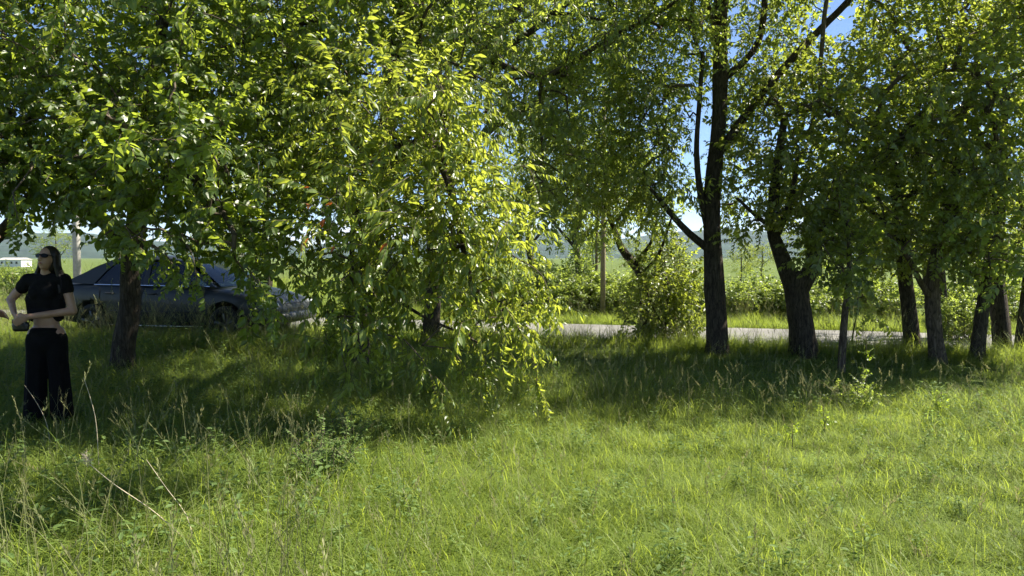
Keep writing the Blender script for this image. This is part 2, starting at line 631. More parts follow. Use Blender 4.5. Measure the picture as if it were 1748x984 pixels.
def rough_tube(pts, rs, n, seed, flare=0.0):
    """bark tube: lumpy cross-section, spreading root foot"""
    mb = MB()
    mb.tube(pts, rs, n)
    r2 = random.Random(seed)
    ph = [r2.uniform(0, 6.28) for _ in range(6)]
    for i in range(len(pts)):
        c = pts[i]
        for k in range(n):
            v = Vector(mb.v[i * n + k])
            a = 2 * math.pi * k / n
            f = 1 + 0.07 * math.sin(3 * a + ph[0] + i * 0.25) + 0.05 * math.sin(5 * a + ph[1] - i * 0.4) + 0.05 * math.sin(2 * a + ph[2] + i * 0.7) + r2.uniform(-0.035, 0.035)
            if flare:
                h = (pts[i] - pts[0]).length
                f *= 1 + flare * math.exp(-h / 0.16) * (1 + 0.5 * math.sin(4 * a + ph[3]))
            mb.v[i * n + k] = tuple(c + (v - c) * f)
    return mb


def hides(w, m, rects):
    """which of the points would hang in front of an opening in the foliage"""
    sx = w[:, 0] / w[:, 1] * FPX + 874
    sy = 440 - (w[:, 2] - CAM_Z) / w[:, 1] * FPX
    b = np.zeros(len(w), bool)
    for (x0, y0, x1, y1) in rects:
        b |= (sx > x0 - m) & (sx < x1 + m) & (sy > y0 - m) & (sy < y1 + m)
    return b


def make_tree(name, label, trunk, limbs, blobs, kind, per=8, cat='tree', group=None, bark='bark', strands=(), single=0,
              spread=0.15, droop=0.15, size=1.0, seed=1, out=0.7, limb_n=8, thin=1.0, lift=0.0, clear=(), near=1.0):
    r = np.random.default_rng(seed)
    tp = [P(t[0], t[1], t[2] * near) for t in trunk]
    tr = [t[-1] for t in trunk]
    base = Vector((tp[0].x, tp[0].y, gz(tp[0].x, tp[0].y)))
    tp[0].z = base.z - 0.12
    root = empty(name, base)
    prop(root, label, cat, group)
    loc = lambda v: Vector(v) - base
    tp, tr = dense([loc(p) for p in tp], tr)
    rough_tube(tp, tr, 14, seed, 0.35).build('trunk', root, [M[bark]], True)
    nodes, nr, par = [], [], []
    def add_path(pts, first=-1):
        prev = first
        for p in pts:
            nodes.append(np.array(p)); par.append(prev); prev = len(nodes) - 1
    top = [p for p in tp if p.z > 0.30 * max(q.z for q in tp)] or tp[-2:]
    add_path(top)
    for i, (pts, r0, r1) in enumerate(limbs):
        q = [loc(P(p[0], p[1], p[2] * near)) for p in pts]
        q, qr = dense(q, [r0 + (r1 - r0) * j / (len(q) - 1) for j in range(len(q))])
        rough_tube(q, qr, limb_n, seed * 7 + i).build('limb', root, [M[bark]], True)
        add_path(q[2:])
    n_fixed = len(nodes)
    cs, cc = [], []
    ck = []
    for bl in blobs:
        px, py, d, rx, ry, rz, n = bl[:7]
        d *= near
        n = max(3, int(n * thin))
        py -= lift
        c = np.array(loc(P(px, py, d)))
        R = np.array([rx / FPX * d, rz, ry / FPX * d])
        u = r.normal(size=(n, 3)); u /= np.linalg.norm(u, axis=1, keepdims=True)
        q = u * (r.random((n, 1)) ** 0.42) * R + c
        blocked = hides(q + np.array(base), 4 if clear == SKY_GAPS else 15, clear)
        if clear == SKY_GAPS:
            blocked &= r.random(n) > 0.3
        keep = (q[:, 2] + base.z > 0.25) & ~blocked
        ck += [bl[7] if len(bl) > 7 else kind] * int(keep.sum())
        cs.append(q[keep]); cc.append(np.repeat(c[None] - np.array([0, 0, 0.3 * R[2]]), keep.sum(), 0))
    cs = np.concatenate(cs) if cs else np.zeros((0, 3))
    cc = np.concatenate(cc) if cc else np.zeros((0, 3))
    # every leaf cluster hangs on a branch that leaves the nearest wood
    fixed = np.array(nodes)
    dist = np.min(np.linalg.norm(cs[:, None] - fixed[None], axis=2), axis=1)
    order = np.argsort(dist)
    links = []
    arr = np.zeros((len(nodes) + len(cs) * 4, 3)); arr[:len(nodes)] = fixed
    cnt = len(nodes)
    parents = list(par)
    sites, sdir = [], []
    for i in order:
        c = cs[i]
        dd = np.linalg.norm(arr[:cnt] - c, axis=1) + 0.25 * np.maximum(0, arr[:cnt, 2] - c[2])
        k = int(np.argmin(dd))
        p = arr[k].copy()
        L = np.linalg.norm(c - p)
        ctrl = (p + c) / 2 + np.array([0, 0, 0.14 * L]) + r.normal(size=3) * 0.07 * L
        path = [k]
        for t in (0.33, 0.66, 1.0):
            arr[cnt] = (1 - t) ** 2 * p + 2 * t * (1 - t) * ctrl + t * t * c + (r.normal(size=3) * 0.025 * L if t < 1 else 0)
            parents.append(path[-1]); path.append(cnt); cnt += 1
        links.append(path)
        o = c - cc[i]
        o = o / (np.linalg.norm(o) + 1e-6)
        sites += [(c, o, per, ck[i])]
        if L > 0.4:
            sites += [(arr[path[2]], o, max(1, per // 3), ck[i])]
    weight = np.zeros(cnt)
    for path in links:
        weight[path[-1]] += 1
    for i in range(cnt - 1, n_fixed - 1, -1):
        if parents[i] >= 0:
            weight[parents[i]] += weight[i]
    br = MB()
    for path in links:
        rs = [max(0.0045, 0.0052 * weight[min(max(q, n_fixed), cnt - 1)] ** 0.48) for q in path]
        rs[0] = rs[1] * 1.15
        rs = [min(x, 0.03) for x in rs]
        br.tube([Vector(arr[q]) for q in path], rs, 5, cap=False)
    pos, dirs, sz, kn = [], [], [], []
    for (c, o, n, kq) in sites:
        kn += [kq] * n
        e = r.normal(size=(n, 3)) * spread
        d = o * out + r.normal(size=(n, 3)) * 0.55
        d[:, 2] -= droop
        pos.append(c + e); dirs.append(d); sz.append(r.uniform(0.65, 1.3, n) * size)
    pos = [np.concatenate(pos)]; dirs = [np.concatenate(dirs)]; sz = [np.concatenate(sz)]; kn = [np.array(kn)]
    if clear:
        tip = pos[0] + dirs[0] / np.linalg.norm(dirs[0], axis=1, keepdims=True) * 0.36
        ok = ~(hides(pos[0] + np.array(base), 8, clear) | hides(tip + np.array(base), 8, clear))
        if clear == SKY_GAPS:
            ok |= r.random(len(ok)) < 0.3          # a thin veil of leaves stays
        pos, dirs, sz, kn = [pos[0][ok]], [dirs[0][ok]], [sz[0][ok]], [kn[0][ok]]
    for pts in strands:
        q, qr = dense([loc(P(*p)) for p in pts], [0.008] + [0.004] * (len(pts) - 1), 0.07)
        k = int(np.argmin(np.linalg.norm(arr[:cnt] - np.array(q[0]), axis=1)))
        br.tube([Vector(arr[k])] + q, [0.010] + qr, 5, cap=False)
        for j, p in enumerate(q):
            n = 2
            t = np.array(q[min(j + 1, len(q) - 1)] - q[max(j - 1, 0)]); t /= np.linalg.norm(t) + 1e-6
            d = t * 0.5 + r.normal(size=(n, 3)) * 0.42
            d[:, 2] -= 0.25
            pos.append(np.array(p)[None] + r.normal(size=(n, 3)) * 0.02); dirs.append(d); sz.append(r.uniform(0.55, 0.85, n) * size); kn.append(np.array([kind] * n))
    pos = np.concatenate(pos); dirs = np.concatenate(dirs); sz = np.concatenate(sz); kn = np.concatenate(kn)
    keep = pos[:, 2] + base.z > 0.12
    pos, dirs, sz, kn = pos[keep], dirs[keep], sz[keep], kn[keep]
    rot = dir_rot(dirs, r.normal(size=len(pos)) * 0.5)
    kd = K[kind]
    pick = r.integers(0, kd.variants, len(pos))
    if single:
        # the twigs nearest to the viewer carry leaves that are objects of their own
        wpos = pos + np.array(base)
        sx = wpos[:, 0] / wpos[:, 1] * FPX + 874
        sy = 440 - (wpos[:, 2] - CAM_Z) / wpos[:, 1] * FPX
        vis = (sx > 30) & (sx < 1720) & (sy > 20) & (sy < 700) & (wpos[:, 1] > 2) & (kn == kind)
        dist = np.linalg.norm(wpos - np.array([0, 0, CAM_Z]), axis=1) + np.where(vis, 0, 100)
        idx = np.argsort(dist)
        chosen = []
        nl = len(kd.templates[0][1])
        for i in idx:
            if all(np.linalg.norm(pos[i] - pos[j]) > 0.10 for j in chosen):
                chosen.append(i)
            if len(chosen) * nl >= single:
                break
        left = single
        for i in chosen:
            mt = Matrix.Translation(Vector(pos[i])) @ Euler(rot[i], 'XYZ').to_matrix().to_4x4() @ Matrix.Scale(float(sz[i]), 4)
            stem, places = kd.templates[pick[i]]
            br.tube([mt @ p for p in stem], [0.003, 0.0025, 0.002, 0.0016, 0.001], 4, cap=False)
            for (lm, is_red) in places[:left]:
                o = bpy.data.objects.new('leaf', kd.leaf_me[1 if (kind == 'cherry' and pos[i][2] > 1.7 and r.random() < 0.06) else 0])
                COL.objects.link(o); o.parent = root
                o.matrix_local = mt @ lm
            left = max(0, left - len(places))
        msk = np.ones(len(pos), bool); msk[chosen] = False
        pos, rot, sz, pick, kn = pos[msk], rot[msk], sz[msk], pick[msk], kn[msk]
    bo = br.build('branches', root, [M['twig'] if bark != 'bark_light' else M['bark_light']], True)
    bo['kind'] = 'stuff'
    for kq in sorted(set(kn.tolist())):
        m = kn == kq
        scatter('crown', K[kq].tree, pos[m], rot[m], sz[m], pick[m], root, K[kq].mats)
    return root


def copy_tree(o, parent=None):
    c = o.copy()
    COL.objects.link(c)
    c.parent = parent
    for ch in list(o.children):
        copy_tree(ch, c)
    return c


SKY_GAPS = [(1172, 180, 1206, 300), (1150, 362, 1202, 422), (1392, 18, 1442, 55)]
make_tree('plum_tree', 'rough-barked tree in front of the grey car, its low leafy crown spreading overhead',
    [(211, 645, 10.1, .150), (211, 600, 10.1, .138), (222, 530, 10.1, .142), (222, 470, 10.1, .125), (229, 400, 10.1, .13), (236, 330, 10.1, .11), (250, 240, 10.1, .095), (262, 140, 10.1, .08), (276, 30, 10.1, .06), (290, -90, 10.1, .04)],
    [([(228, 430, 10.1), (160, 370, 9.7), (100, 330, 9.3), (30, 280, 9.0)], .07, .03),
     ([(235, 340, 10.1), (330, 262, 9.6), (420, 210, 9.2), (500, 180, 8.8)], .075, .03),
     ([(250, 240, 10.1), (330, 130, 10.0), (430, 66, 9.9), (540, 30, 9.8)], .085, .05),
     ([(240, 310, 10.1), (165, 220, 9.7), (90, 140, 9.3), (20, 90, 9.0)], .07, .03),
     ([(235, 360, 10.0), (265, 320, 8.8), (310, 300, 7.6), (360, 330, 6.8), (400, 400, 6.3)], .06, .02),
     ([(262, 150, 10.1), (300, -60, 8.4), (340, -190, 6.4), (380, -200, 5.3)], .06, .015),  # added limb out of view, carries the foliage that shades the foreground
     ([(240, 300, 10.0), (210, 220, 8.6), (190, 180, 7.4), (180, 200, 6.6)], .06, .02)],
    [(240, 150, 8.3, 330, 170, 1.9, 190), (110, 320, 8.0, 170, 80, 1.3, 60), (350, 310, 7.2, 170, 90, 1.2, 70), (320, 420, 6.6, 110, 45, .6, 20),
     (250, -130, 9.3, 380, 190, 2.3, 120), (430, 470, 6.6, 60, 70, .4, 7), (260, 90, 11.3, 240, 190, 1.2, 130), (440, 60, 11.2, 190, 170, 1.2, 95), (360, -170, 5.4, 280, 90, .6, 40), (450, 440, 7.0, 60, 50, .5, 6)],  # rear clumps and the overhead one added to cast shade at left
    'plum', per=7, single=299, seed=3, thin=0.9, lift=22, clear=[(-20, 418, 205, 620), (60, 400, 130, 480), (-40, 372, 28, 620), (225, 462, 400, 620)],
    strands=[[(310, 400, 6.2), (330, 440, 6.1), (335, 480, 6.1)], [(430, 470, 6.0), (460, 510, 6.0), (470, 545, 6.0)], [(395, 430, 6.2), (440, 500, 6.2)],
             [(230, 400, 6.5), (300, 450, 6.4)], [(180, 400, 6.6), (210, 430, 6.5)], [(22, 330, 6.4), (26, 352, 6.3), (30, 372, 6.3)], [(280, 430, 6.3), (297, 455, 6.25)]])

make_tree('shade_tree', 'dark tree at the left edge with limb reaching over the two people',
    [(-150, 660, 9.2, .2), (-140, 580, 9.2, .17), (-110, 490, 9.2, .15), (-60, 420, 9.2, .13), (-40, 330, 9.2, .11), (-40, 200, 9.2, .09), (-20, 50, 9.2, .05)],
    [([(-60, 430, 9.2), (-10, 408, 9.0), (25, 372, 8.8), (62, 325, 8.6), (130, 290, 8.4)], .10, .03),
     ([(-40, 330, 9.2), (20, 260, 8.8), (60, 180, 8.5)], .07, .03)],
    [(10, 240, 8.0, 110, 150, 1.3, 90), (25, 375, 8.4, 45, 28, .5, 12), (-60, 0, 8.6, 170, 140, 1.6, 80), (-170, 250, 8.5, 120, 170, 1.5, 60)],
    'plum', per=7, seed=5, lift=10, clear=[(45, 405, 205, 620), (-40, 372, 60, 620)])

make_tree('cherry_tree', 'tree with sunlit yellow-green branches hanging down to the grass, a few reddish leaves',
    [(612, 628, 10.9, .19), (612, 560, 10.9, .165), (620, 480, 10.9, .155), (638, 390, 10.9, .15), (652, 310, 10.9, .145), (662, 215, 10.9, .125), (674, 110, 10.9, .115), (713, 0, 10.9, .10), (745, -130, 10.9, .06)],
    [([(650, 320, 10.9), (735, 225, 10.8), (808, 118, 10.7), (876, 26, 10.6), (935, -80, 10.5)], .14, .07),
     ([(812, 112, 10.7), (900, 58, 10.5), (965, 8, 10.4), (1050, -60, 10.2)], .055, .03),
     ([(940, 22, 10.4), (1000, 28, 10.2), (1068, 48, 10.0)], .03, .012),
     ([(830, 100, 10.7), (930, 130, 10.5), (1030, 72, 10.4), (1110, 30, 10.3), (1190, -20, 10.2)], .05, .02),
     ([(648, 340, 10.8), (680, 250, 9.2), (720, 225, 7.8), (762, 300, 7.1), (790, 420, 6.9), (812, 520, 6.8)], .075, .018),
     ([(680, 250, 9.2), (640, 260, 7.8), (606, 370, 6.9), (600, 500, 6.6)], .055, .015),
     ([(662, 190, 10.9), (690, -60, 8.6), (740, -200, 6.6), (850, -235, 5.7), (960, -230, 5.4)], .06, .015), ([(715, -140, 7.4), (650, -200, 6.0), (560, -190, 5.3)], .03, .012),  # unseen limbs added to bear the shade-casting foliage overhead
     ([(690, 520, 7.0), (730, 545, 6.8), (780, 566, 6.7), (815, 585, 6.6)], .018, .008)],
    [(685, 250, 7.3, 170, 120, .9, 85), (608, 440, 6.7, 78, 150, .6, 52), (750, 420, 7.0, 130, 110, .7, 62), (820, 545, 7.0, 85, 75, .5, 24), (600, 580, 6.6, 48, 50, .35, 8),
     (610, 50, 9.3, 240, 140, 1.7, 120, 'plum'), (880, 110, 9.5, 170, 140, 1.6, 90, 'willow'), (945, 290, 10.4, 90, 140, 1.1, 48, 'willow'), (760, -150, 9.8, 360, 140, 2.0, 90, 'plum'), (1050, 60, 10.2, 100, 80, 1.0, 30, 'willow'),
     (520, 250, 8.8, 90, 150, 1.0, 40, 'plum'), (900, -210, 5.5, 260, 110, .6, 44, 'plum'), (620, -170, 5.3, 260, 90, .6, 38, 'plum')],  # the low-depth overhead clumps are unseen, added to shade the left foreground
    'cherry', per=6, single=299, droop=0.22, seed=11, out=0.6, thin=0.86, lift=30,
    strands=[[(590, 540, 6.5), (583, 600, 6.45), (598, 648, 6.4)], [(690, 580, 6.4), (728, 625, 6.35), (744, 676, 6.3)], [(800, 570, 6.7), (828, 610, 6.6), (824, 655, 6.6)],
             [(880, 550, 6.6), (908, 605, 6.5), (918, 660, 6.45)], [(560, 520, 6.6), (556, 580, 6.5), (548, 620, 6.5)], [(880, 440, 6.8), (925, 470, 6.7), (938, 520, 6.6)], [(720, 590, 6.6), (775, 600, 6.6), (790, 640, 6.5)],
             [(860, 280, 7.0), (905, 290, 6.9), (912, 330, 6.8)]])

make_tree('background_tree', 'taller tree standing behind the hanging yellow-green branches, near the road',
    [(735, 592, 13.1, .17), (738, 540, 13.1, .15), (742, 440, 13.1, .14), (735, 320, 13.1, .12), (742, 180, 13.1, .10), (750, 20, 13.1, .08), (750, -160, 13.1, .05)],
    [([(740, 380, 13.1), (640, 270, 13.0), (540, 200, 12.9), (470, 150, 12.8)], .07, .03), ([(738, 330, 13.1), (840, 220, 13.0), (950, 160, 12.8), (1010, 120, 12.7)], .07, .03),
     ([(742, 150, 13.1), (660, 0, 13.0), (600, -120, 12.9)], .06, .03), ([(742, 120, 13.1), (840, -20, 13.0), (920, -140, 12.9)], .06, .03)],
    [(740, 60, 13.2, 260, 170, 2.2, 150), (740, -190, 13.2, 260, 150, 2.2, 110), (540, 230, 12.9, 110, 130, 1.2, 48), (960, 230, 12.9, 100, 150, 1.2, 62), (1010, 60, 13.2, 110, 110, 1.2, 50), (620, -90, 11.6, 200, 120, 1.2, 70)], 'willow', per=8, size=1.1, seed=13)  # last clump, mostly above view, added to deepen the shade at left

make_tree('bent_tree', 'small tree with crooked trunk bending left above the dark shrub',
    [(1103, 578, 13.2, .10), (1099, 520, 13.2, .085), (1097, 475, 13.2, .08), (1078, 447, 13.2, .075), (1061, 425, 13.2, .065), (1048, 392, 13.2, .05), (1032, 345, 13.2, .035)],
    [([(1082, 450, 13.2), (1104, 426, 13.1), (1117, 398, 13.0), (1124, 345, 12.9)], .04, .015),
     ([(1096, 468, 13.2), (1122, 440, 13.1), (1136, 405, 13.0), (1150, 360, 12.9)], .04, .015)],
    [(1040, 345, 12.9, 95, 65, 1.1, 40), (1120, 345, 12.8, 55, 45, .7, 14), (1000, 260, 12.9, 70, 60, .9, 20), (1080, 250, 12.9, 60, 60, .9, 16)],
    'willow', per=8, seed=17)

make_tree('shrub', 'dark leafy shrub around the foot of the crooked tree',
    [(1135, 582, 12.8, .03), (1136, 545, 12.8, .022), (1140, 505, 12.8, .016), (1138, 470, 12.8, .008)],
    [([(1135, 560, 12.8), (1112, 520, 12.7), (1098, 480, 12.7)], .014, .006), ([(1136, 555, 12.8), (1165, 520, 12.8), (1180, 480, 12.9)], .014, .006)],
    [(1138, 525, 12.8, 55, 48, .6, 42), (1150, 470, 12.9, 42, 40, .5, 20)],
    'wild', per=9, cat='shrub', seed=19)

make_tree('tall_tree', 'tall tree with the straight dark trunk rising to the top of the picture',
    [(1225, 608, 12.2, .175), (1222, 540, 12.2, .158), (1217, 430, 12.2, .142), (1217, 330, 12.2, .126), (1226, 220, 12.2, .115), (1229, 100, 12.2, .105), (1232, -30, 12.2, .10), (1240, -200, 12.2, .07)],
    [([(1214, 428, 12.2), (1180, 402, 12.1), (1146, 366, 12.0), (1118, 330, 11.9)], .07, .03),
     ([(1211, 405, 12.2), (1196, 335, 12.2), (1189, 260, 12.1), (1194, 180, 12.1), (1200, 90, 12.0)], .055, .03),
     ([(1229, 260, 12.2), (1285, 180, 12.0), (1342, 112, 11.9), (1398, 52, 11.8), (1446, 4, 11.7), (1500, -60, 11.6)], .065, .045),
     ([(1229, 130, 12.2), (1215, 30, 12.1), (1180, -60, 12.0)], .06, .03),
     ([(1229, 140, 12.2), (1295, 70, 12.2), (1308, -60, 12.2)], .06, .04)],
    [(1230, -110, 12.2, 210, 110, 1.9, 100), (1110, 110, 11.8, 75, 120, 1.2, 52), (1120, 250, 12.2, 50, 75, 1.0, 24), (1295, 90, 12.3, 55, 90, 1.1, 26), (1250, 300, 12.5, 42, 70, .8, 14), (1085, 190, 12.0, 50, 70, .8, 16),
     (1120, 330, 12.1, 40, 35, .5, 6), (1165, 50, 12.6, 60, 75, .9, 22), (1262, 190, 12.9, 45, 80, .8, 20), (1150, 190, 13.0, 40, 70, .6, 10), (1345, 40, 12.8, 60, 50, .8, 12), (1180, -110, 10.2, 220, 90, 1.0, 60)],  # last clump hangs above view, added to deepen the shade below
    'willow', per=8, near=0.945, seed=23, thin=1.0, clear=SKY_GAPS)

make_tree('forked_tree', 'stout trunk forking low into two limbs under a broad dark crown',
    [(1377, 612, 11.9, .20), (1369, 560, 11.9, .178), (1360, 505, 11.9, .175), (1358, 478, 11.9, .17), (1360, 462, 11.9, .13)],
    [([(1354, 492, 11.9), (1334, 440, 11.8), (1318, 385, 11.7), (1326, 300, 11.6), (1340, 200, 11.4)], .135, .05), ([(1326, 400, 11.7), (1352, 340, 11.6), (1362, 250, 11.5)], .06, .03),
     ([(1364, 500, 11.9), (1388, 452, 11.8), (1394, 405, 11.7), (1432, 340, 11.5), (1492, 282, 11.3), (1570, 200, 11.0)], .13, .045),
     ([(1322, 392, 11.7), (1292, 370, 11.6), (1258, 338, 11.5)], .04, .02),
     ([(1430, 345, 11.5), (1500, 340, 11.2), (1580, 330, 11.0)], .05, .02)],
    [(1365, 260, 11.4, 115, 120, 1.6, 120), (1500, 190, 11.3, 160, 130, 1.9, 160), (1300, 390, 11.7, 55, 42, .7, 16), (1450, 390, 11.2, 120, 55, 1.1, 48), (1480, 40, 11.6, 90, 70, 1.6, 45), (1370, 130, 12.0, 60, 40, .8, 14), (1480, -90, 9.9, 200, 95, 1.0, 75)],  # last clump is added out of view to throw shade towards the camera
    'wild', per=6, near=0.945, seed=29, thin=0.76, lift=18, clear=[(1310, 405, 1415, 640)] + SKY_GAPS)

make_tree('slim_tree', 'slim young tree leaning between the forked trunk and the paired trunks',
    [(1435, 637, 10.4, .05), (1440, 560, 10.4, .043), (1447, 490, 10.4, .038), (1450, 420, 10.4, .03), (1440, 320, 10.4, .02)],
    [([(1447, 490, 10.4), (1425, 450, 10.2), (1405, 420, 10.0)], .016, .008)],
    [(1448, 430, 10.3, 50, 50, .5, 18), (1430, 330, 10.3, 60, 60, .6, 16)], 'wild', per=8, bark='bark_light', near=0.945, seed=31)

make_tree('sapling', 'thin sapling behind the slim leaning tree beside the road',
    [(1452, 602, 12.1, .016), (1456, 570, 12.1, .013), (1462, 540, 12.1, .010), (1464, 510, 12.1, .006)], [],
    [(1464, 500, 12.1, 26, 26, .25, 7)], 'bush', per=5, seed=33, cat='sapling')

make_tree('leaning_tree', 'dark trunk leaning left, between the slim tree and pale-barked tree',
    [(1561, 608, 12.0, .125), (1554, 550, 12.0, .11), (1546, 492, 12.0, .108), (1540, 430, 12.0, .10), (1532, 340, 12.0, .08), (1540, 220, 12.0, .05)],
    [([(1540, 430, 12.0), (1510, 380, 11.8), (1470, 350, 11.6)], .05, .02), ([(1535, 360, 12.0), (1580, 300, 11.9), (1610, 240, 11.8)], .05, .02)],
    [(1545, 300, 12.3, 110, 130, 1.4, 85), (1540, 440, 12.1, 75, 40, .7, 20)], 'wild', per=6, near=0.945, seed=37, thin=0.76, lift=18)

make_tree('pale_tree', 'paler brown trunk with a side branch near its fork',
    [(1603, 626, 11.2, .12), (1597, 570, 11.2, .10), (1592, 505, 11.2, .098), (1597, 440, 11.2, .08), (1620, 350, 11.2, .065), (1642, 250, 11.2, .05)],
    [([(1592, 512, 11.2), (1573, 485, 11.1), (1550, 440, 10.9), (1515, 400, 10.7)], .055, .02), ([(1605, 400, 11.2), (1660, 320, 11.0), (1700, 260, 10.8)], .04, .02)],
    [(1625, 200, 10.9, 135, 160, 1.5, 125), (1650, 20, 11.3, 180, 110, 1.8, 85), (1590, 420, 10.9, 70, 45, .7, 24), (1720, -90, 10.0, 190, 95, 1.0, 70)], 'wild', per=6, bark='bark_light', near=0.945, seed=41, thin=0.76, lift=18)  # last clump, unseen overhead, added to widen the shade on the grass

make_tree('hidden_tree', 'dark trunk close behind the pale brown trunk',
    [(1612, 598, 13.4, .12), (1607, 540, 13.4, .11), (1604, 480, 13.4, .10), (1600, 400, 13.4, .08), (1610, 300, 13.4, .05)],
    [([(1604, 450, 13.4), (1640, 400, 13.3), (1680, 370, 13.2)], .04, .02)],
    [(1610, 350, 13.6, 110, 100, 1.2, 60)], 'wild', per=6, seed=43, thin=0.76, lift=18)

make_tree('narrow_tree', 'narrow trunk leaning right, third from the right edge',
    [(1666, 626, 11.3, .10), (1673, 570, 11.3, .085), (1680, 510, 11.3, .08), (1690, 430, 11.3, .065), (1702, 330, 11.3, .045), (1710, 240, 11.3, .03)],
    [([(1680, 500, 11.3), (1655, 460, 11.1), (1630, 440, 10.9)], .03, .012)],
    [(1680, 390, 10.7, 75, 90, .9, 48), (1690, 470, 10.5, 55, 40, .6, 18)], 'bush', per=6, bark='bark', near=0.945, seed=47, thin=0.8, lift=20)

make_tree('thick_tree', 'thick dark trunk, second from the right edge',
    [(1713, 608, 12.0, .135), (1709, 560, 12.0, .12), (1704, 515, 12.0, .12), (1700, 430, 12.0, .10), (1710, 300, 12.0, .07), (1715, 180, 12.0, .04)],
    [([(1702, 470, 12.0), (1740, 400, 11.8), (1790, 350, 11.6)], .05, .02)],
    [(1700, 140, 11.5, 125, 140, 1.6, 105), (1710, 400, 12.0, 80, 80, .9, 36)], 'wild', per=6, near=0.945, seed=53, thin=0.76, lift=18)

make_tree('edge_tree', 'dark trunk cut by the right edge of the picture',
    [(1742, 614, 11.6, .11), (1747, 560, 11.6, .095), (1756, 500, 11.6, .095), (1768, 400, 11.6, .08), (1780, 280, 11.6, .06), (1790, 150, 11.6, .04)],
    [([(1768, 420, 11.6), (1740, 350, 11.3), (1720, 300, 11.1)], .04, .02)],
    [(1790, 250, 11.2, 120, 200, 1.6, 120), (1770, 440, 11.2, 60, 60, .7, 20)], 'wild', per=6, near=0.945, seed=59, thin=0.76, lift=18)


# trees and bushes on the far side of the road
def far_tree(px, d, seed, label, h=5.2, rx=1.9, kind='willow', r0=.12):
    b = P(px, 500, d)
    g = gz(b.x, b.y)
    zc = g + h * 0.62
    f = lambda z: 440 - (z - CAM_Z) / d * FPX
    s = FPX / d
    return make_tree('roadside_tree', label,
        [(px, f(g), d, r0), (px + 4, f(g + 1.0), d, r0 * .85), (px - 3, f(g + 2.0), d, r0 * .75), (px + 3, f(g + 3.4), d, r0 * .5), (px, f(g + h * .9), d, r0 * .2)],
        [([(px, f(g + 1.7), d), (px - .9 * s, f(g + 2.8), d - .3), (px - 1.4 * s, f(g + 3.6), d - .5)], r0 * .4, .02), ([(px, f(g + 1.9), d), (px + .9 * s, f(g + 3.0), d - .2), (px + 1.4 * s, f(g + 3.9), d - .4)], r0 * .4, .02)],
        [(px, f(zc), d, rx * s, h * .36 * s, rx * .8, 80)], kind, per=6, size=1.3, seed=seed, spread=.22, group='trees beyond the road')


far_tree(455, 22.5, 61, 'bluish green tree beyond the road, seen above the car bonnet', h=6.6, rx=2.4)
far_tree(380, 30, 62, 'more distant pale tree beyond the road, above the car roof', h=6.0, rx=2.3)
far_tree(985, 20.5, 63, 'tree beyond the road, its crown above the thin wooden pole', h=5.6, rx=1.9)
far_tree(905, 24.0, 64, 'tree beyond the road half hidden by the hanging yellow-green branches', h=6.2, rx=2.0)
far_tree(1432, 25, 65, 'tree beyond the road behind the slim leaning trunk', h=5.0, rx=1.9, kind='wild')
far_tree(1489, 23.5, 66, 'tree beyond the road between the slim trunk and the leaning dark trunk', h=5.4, rx=1.9, kind='wild', r0=.15)
far_tree(1577, 24, 67, 'tree beyond the road just left of the pale brown trunk', h=5.6, rx=2.0, kind='wild')
far_tree(1690, 25, 68, 'tree beyond the road near the right edge of the picture', h=5.2, rx=2.2, kind='wild')


far_src = [o for o in bpy.data.objects if o.name.startswith('roadside_tree')]
for i, (px, d, sc_, lab) in enumerate([(95, 85, 1.0, 'distant tree in the field behind the head of the person in black'), (205, 110, 1.1, 'distant tree in the field behind the rough-barked trunk'),
        (1012, 70, .8, 'distant tree in the field left of the thin wooden pole'), (1085, 62, .62, 'distant tree in the field behind the crooked tree'),
        (1118, 95, .9, 'distant tree in the field just right of the crooked tree'), (1160, 75, .7, 'distant tree in the field left of the tall straight trunk'),
        (1265, 60, .6, 'small distant tree in the field just right of the tall straight trunk'), (1300, 90, .9, 'distant tree in the field between tall and forked trunks'),
        (1402, 66, .8, 'distant tree in the field just right of the forked trunk'), (1505, 85, 1.1, 'distant tree in the field left of the leaning dark trunk'), (1640, 70, 1.0, 'distant tree in the field right of the paler brown trunk')]):
    o = copy_tree(far_src[i % len(far_src)])
    q = P(px, 470, d)
    o.location = (q.x, q.y, gz(q.x, q.y)); o.scale = (sc_ * 1.15, sc_ * 1.15, sc_); o.rotation_euler = (0, 0, i * 1.3)
    o.name = 'distant_tree'
    prop(o, lab, 'tree', 'distant trees in the field')


